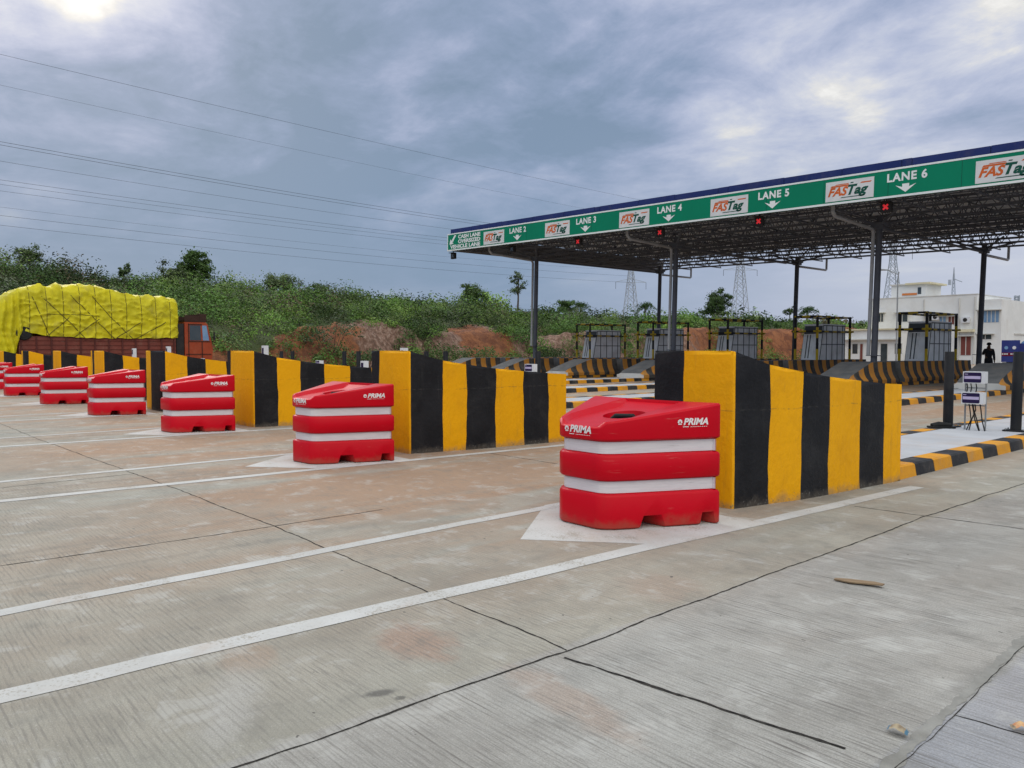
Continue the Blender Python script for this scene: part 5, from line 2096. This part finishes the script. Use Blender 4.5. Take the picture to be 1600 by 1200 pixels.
def street_lamp(px, D, H, lab):
    x, y = at_az(px, D)
    root = thing('street_lamp', lab, 'street lamp', (x, y, 0))
    mb = MB()
    mb.tube([(0, 0, 0), (0, 0, H * 0.92), (0.1, 0, H)], [0.09, 0.06, 0.05], 'galvanised', 8)
    mb.tube([(0.05, 0, H * 0.97), (-0.9, -0.3, H + 0.25)], 0.04, 'galvanised', 6)
    mb.build('pole', root, smooth=40)
    mb = MB()
    mb.tube([(-0.8, -0.28, H + 0.23), (-1.5, -0.5, H + 0.3)], [0.06, 0.11], 'galvanised', 8)
    mb.build('lamp_head', root)


street_lamp(1400, 88, 9.4, 'thin grey street lamp in front of the office, right of the third front column')


# ------------------------------------------------------------------ pylons and power lines
def pylon(px, D, H, W, lab, arms):
    x, y = at_az(px, D)
    az = math.atan2(-x, y)
    root = thing('electricity_pylon', lab, 'pylon', (x, y, 0), az + 0.35, 'lattice pylons beyond the hill')
    mb = MB()
    hw = lambda z: W * 0.5 * (1 - 0.80 * min(1, z / (H * 0.72))) if z < H * 0.72 else W * 0.1
    R = 0.10 * D / 250
    cs = ((-1, -1), (1, -1), (1, 1), (-1, 1))
    lv = [0]
    while lv[-1] < H * 0.97:
        lv.append(lv[-1] + max(1.6, hw(lv[-1]) * 1.7))
    lv[-1] = H
    for a, b in cs:
        mb.tube([(a * hw(z), b * hw(z), z) for z in lv], R * 1.2, 'hazed_steel', 4)
    for z0, z1 in zip(lv[:-1], lv[1:]):
        for i in range(4):
            a, b = cs[i], cs[(i + 1) % 4]
            mb.tube([(a[0] * hw(z0), a[1] * hw(z0), z0), (b[0] * hw(z1), b[1] * hw(z1), z1)], R * 0.7, 'hazed_steel', 3, caps=False)
            mb.tube([(b[0] * hw(z0), b[1] * hw(z0), z0), (a[0] * hw(z1), a[1] * hw(z1), z1)], R * 0.7, 'hazed_steel', 3, caps=False)
    mb.build('lattice', root)
    for z, ln in arms:
        q = MB()
        q.tube([(-ln, 0, z), (0, 0, z + 1.1), (ln, 0, z)], R * 0.8, 'hazed_steel', 4)
        q.tube([(-ln, 0, z), (ln, 0, z)], R * 0.8, 'hazed_steel', 4)
        for s in (-1, 1):
            q.tube([(s * ln, 0, z), (s * ln, 0, z - 2.2)], R * 0.6, 'wire', 4)
        q.build('cross_arm', root)
    return root


pylon(985, 250, 37, 6.2, 'lattice pylon rising behind the hill left of the second front column', [(23, 5), (29, 4.5), (34, 4)])
pylon(1155, 300, 50, 7.5, 'lattice pylon between the lone dark tree and the left back column', [(31, 6.3), (38, 5.5), (45, 5)])
pylon(1392, 200, 31, 5.5, 'lattice pylon rising behind the office roof', [(24.5, 4.2), (29, 3.6)])
pylon(1586, 330, 21, 6, 'distant lattice pylon at the right edge beyond the blue lorry', [(12, 6), (16, 5)])


def power_line(xa, ya, Da, xb, yb, Db, r, lab, sag):
    def P(px, py, D):
        x, y = at_az(px, D)
        dep = D * math.cos(math.atan((px - 800) / 1225.0))
        return Vector((x, y, 1.5 + (548 - py) / 1225.0 * dep))
    a, b = P(xa, ya, Da), P(xb, yb, Db)
    a = a + (a - b) * 0.5
    mb = MB()
    pts = []
    for i in range(41):
        f = i / 40
        p = a.lerp(b, f)
        p.z -= sag * 4 * f * (1 - f)
        pts.append(p)
    mb.tube(pts, r, 'wire', 5)
    o = mb.build('power_line')
    tag(o, lab, 'power line', 'overhead wires across the sky')


WIRES = [(66, 345, 1155, 300, 0.026, 'thin topmost overhead wire, crossing the sky well above the others'),
         (113, 372, 1155, 300, 0.018, 'faint second overhead wire, just below the topmost one'),
         (200, 379, 985, 250, 0.032, 'upper one of the close pair of thick wires'),
         (205, 383, 985, 250, 0.032, 'lower one of the close pair of thick wires'),
         (230, 392, 985, 250, 0.024, 'single wire just below the thick close pair'),
         (259, 400, 985, 250, 0.026, 'wire at the top of the middle bundle'),
         (266, 404, 985, 250, 0.022, 'second wire of the middle bundle'),
         (276, 408, 985, 250, 0.022, 'lowest wire of the middle bundle'),
         (301, 424, 985, 250, 0.016, 'faint thin wire below the middle bundle'),
         (314, 432, 985, 250, 0.024, 'upper one of the two lowest wires'),
         (329, 442, 985, 250, 0.024, 'lowest overhead wire, nearest the hill skyline')]
for ya, yb, pxb, Db, r, lab in WIRES:
    power_line(0, ya + 2, 150, pxb, yb, Db, r, lab, 2.5)


# ------------------------------------------------------------------ blue lorry, far right
def blue_lorry():
    x, y = at_az(1564, 78)
    root = thing('blue_lorry', 'dark blue lorry at the right edge, seen from behind, with a maroon band', 'lorry', (x, y, 0))
    mb = MB()
    mb.box((0, 0, 0.55), (1.35, 0.08, 2.38), 'lorry_blue')
    mb.box((0, 0.082, 0.7), (2.2, 5.5, 2.1), 'lorry_blue')
    mb.build('tailgate', root)
    mb = MB()
    mb.tube([(1.9, 0.3, 1.75), (1.9, 5.5, 1.75)], 0.68, 'lorry_light_blue', 20)
    mb.build('tank', root, smooth=40)
    mb = MB()
    mb.box((0.01, -0.012, 1.05), (1.34, -0.002, 1.35), 'lorry_maroon')
    for i, xx in enumerate((0.05, 0.22, 0.38, 0.68, 0.84, 1.0, 1.15)):
        mb.box((xx, -0.018, 1.17), (xx + 0.11, -0.0125, 1.28), 'meter_white')
    mb.build('band', root)
    for xx, m in ((0.36, 'lorry_light_blue'), (0.95, 'meter_white')):
        mb = MB()
        mb.tube([(xx, -0.002, 1.75), (xx, -0.02, 1.75)], 0.14, m, 16)
        mb.build('emblem', root)
    mb = MB()
    mb.box((0.05, 0.1, 0.35), (1.9, 0.3, 0.52), 'dark_metal')
    mb.build('bumper', root)
    for xx in (0.3, 1.9):
        for yy in (1.2, 4.4):
            mb = MB()
            mb.tube([(xx - 0.15, yy, 0.45), (xx + 0.15, yy, 0.45)], 0.45, 'tyre', 18)
            mb.build('wheel', root, smooth=40)


blue_lorry()


# ------------------------------------------------------------------ person at the far booth
def skin_mesh(name, joints, edges, m, parent, root=0, sub=2):
    me = bpy.data.meshes.new(name)
    me.from_pydata([j[0] for j in joints], edges, [])
    o = bpy.data.objects.new(name, me)
    COL.objects.link(o)
    md = o.modifiers.new('s', 'SKIN')
    for i, j in enumerate(joints):
        r = j[1]
        me.skin_vertices[0].data[i].radius = (r, r) if not hasattr(r, '__len__') else r
        me.skin_vertices[0].data[i].use_root = (i == root)
    ss = o.modifiers.new('d', 'SUBSURF')
    ss.levels = sub
    ss.render_levels = sub
    n = apply_mods(o)
    n.materials.clear()
    n.materials.append(MATS[m])
    n.polygons.foreach_set('use_smooth', [True] * len(n.polygons))
    o.parent = parent
    return o


def person():
    x, y = -13.75, 43.0
    root = thing('person', 'person in black clothes and cap, one hand raised to the face', 'person', (x, y, 0.12), rad(35))
    J, E = [], []
    def jn(p, r, par=None):
        J.append((Vector(p), r))
        if par is not None:
            E.append((par, len(J) - 1))
        return len(J) - 1
    pel = jn((0, 0, 0.95), (0.15, 0.115))
    wst = jn((0, 0, 1.10), (0.135, 0.10), pel)
    ch = jn((0, 0.01, 1.32), (0.16, 0.115), wst)
    nk = jn((0, 0, 1.47), 0.06, ch)
    hd = jn((-0.005, -0.02, 1.60), (0.078, 0.09), nk)
    jn((-0.005, -0.02, 1.70), (0.07, 0.08), hd)
    jn((-0.005, -0.115, 1.60), 0.018, hd)      # nose
    for s in (1, -1):
        h = jn((0.095 * s, 0, 0.88), 0.095, pel)
        kn = jn((0.10 * s, -0.02, 0.48), 0.062, h)
        an = jn((0.10 * s, 0.02, 0.09), 0.045, kn)
        jn((0.11 * s, -0.14, 0.04), 0.04, an)
    def hand(w, d, sid):
        d = Vector(d).normalized()
        sd_ = Vector(sid).normalized()
        p = jn(J[w][0] + d * 0.06, (0.036, 0.02), w)
        for i, (o, l) in enumerate(((-0.03, 0.07), (-0.01, 0.08), (0.01, 0.075), (0.03, 0.06))):
            b = jn(J[p][0] + d * 0.035 + sd_ * o, 0.010, p)
            c = jn(J[b][0] + d * l * 0.55 + Vector((0, -0.008, 0)), 0.009, b)
            jn(J[c][0] + d * l * 0.4 + Vector((0, -0.018, 0)), 0.008, c)
        t = jn(J[p][0] + sd_ * -0.045 + d * 0.01, 0.011, p)
        jn(J[t][0] + d * 0.035 + sd_ * -0.015, 0.009, t)
    # raised arm
    sh = jn((-0.17, 0, 1.42), 0.065, ch)
    el = jn((-0.30, -0.12, 1.20), 0.05, sh)
    wr = jn((-0.13, -0.20, 1.47), 0.034, el)
    hand(wr, (0.25, 0.1, 1), (0.4, -1, 0))
    # hanging arm
    sh = jn((0.18, 0, 1.42), 0.065, ch)
    el = jn((0.24, 0.03, 1.14), 0.05, sh)
    wr = jn((0.24, -0.05, 0.90), 0.034, el)
    hand(wr, (0, -0.1, -1), (0, 1, 0))
    skin_mesh('body', J, E, 'skin', root)
    # clothing as slightly larger shells
    def sub(ix, grow, nm, m):
        mp = {a: i for i, a in enumerate(ix)}
        jj = []
        for a in ix:
            r = J[a][1]
            r = tuple(q + grow for q in r) if hasattr(r, '__len__') else r + grow
            jj.append((J[a][0], r))
        ee = [(mp[a], mp[b]) for a, b in E if a in mp and b in mp]
        skin_mesh(nm, jj, ee, m, root)
    legs = [pel, wst]
    for a, b in E:
        if b > 6 and b < 15 and (a in legs) and J[b][1] not in ():
            legs.append(b)
    sub([i for i in legs], 0.020, 'trousers', 'cloth_black')
    arms = []
    for i, (p, r) in enumerate(J):
        if i >= 15 and not hasattr(r, '__len__') and r >= 0.034:
            arms.append(i)
    sub([pel, wst, ch] + arms, 0.014, 'shirt', 'cloth_black')
    mb = MB()
    mb.tube([(0, -0.015, 1.66), (0, -0.01, 1.73), (0, -0.005, 1.775), (0, 0, 1.79)], [0.105, 0.10, 0.07, 0.02], 'hair', 14)
    mb.box((-0.07, -0.21, 1.675), (0.07, -0.09, 1.69), 'hair')
    mb.build('cap', root, smooth=50)


person()


# ------------------------------------------------------------------ litter
mb = MB()
poly = [(0.0, 0.0), (0.10, -0.035), (0.29, -0.02), (0.30, 0.015), (0.24, 0.04), (0.08, 0.045), (0.01, 0.03)]
mb.prism([(a, b * 0.85) for a, b in poly], 'Z', 0.006, 0.014, 'cardboard')
o = mb.build('wood_offcut')
o.location = (-2.44, 4.90, 0)
o.rotation_euler = (rad(2), rad(-2), rad(18))
tag(o, 'flat tapered piece of weathered wood lying on the pale concrete at the right', 'wood offcut')


def wrapper(loc, rz, m1, m2, lab, s):
    mb = MB()
    vs, fs = [], []
    nx, ny = 9, 5
    for j in range(ny):
        for i in range(nx):
            u, v = i / (nx - 1) - 0.5, j / (ny - 1) - 0.5
            z = 0.012 + 0.028 * math.cos(u * 3.0) * (1 - (2 * v) ** 2 * 0.5) + 0.008 * mnoise.noise((u * 9, v * 9, s * 50))
            vs.append((u * s, v * s * 0.55, max(0.003, z)))
    for j in range(ny - 1):
        for i in range(nx - 1):
            fs.append((j * nx + i, j * nx + i + 1, (j + 1) * nx + i + 1, (j + 1) * nx + i))
    b = len(mb.v)
    mb.add(vs, [f for q, f in enumerate(fs) if (q % (nx - 1)) not in (0, nx - 2)], m1)
    mb.v = mb.v[:b]
    mb.f, mb.m = [], []
    mb.v.extend(vs)
    for q, f in enumerate(fs):
        mb.f.append(f)
        mb.m.append(mb.slot(m2 if (q % (nx - 1)) in (0, nx - 2) else m1))
    o = mb.build('crumpled_wrapper', smooth=60, fix=False)
    o.location = loc
    o.rotation_euler = (0, 0, rz)
    tag(o, lab, 'wrapper')


wrapper((-1.28, 3.11, 0.002), rad(10), 'wrapper_cream', 'wrapper_blue', 'crumpled cream and blue wrapper on the seam between two concrete slabs', 0.075)
wrapper((-0.97, 3.50, 0.002), rad(40), 'wrapper_red', 'wrapper_cream', 'small torn red wrapper at the right picture edge', 0.07)
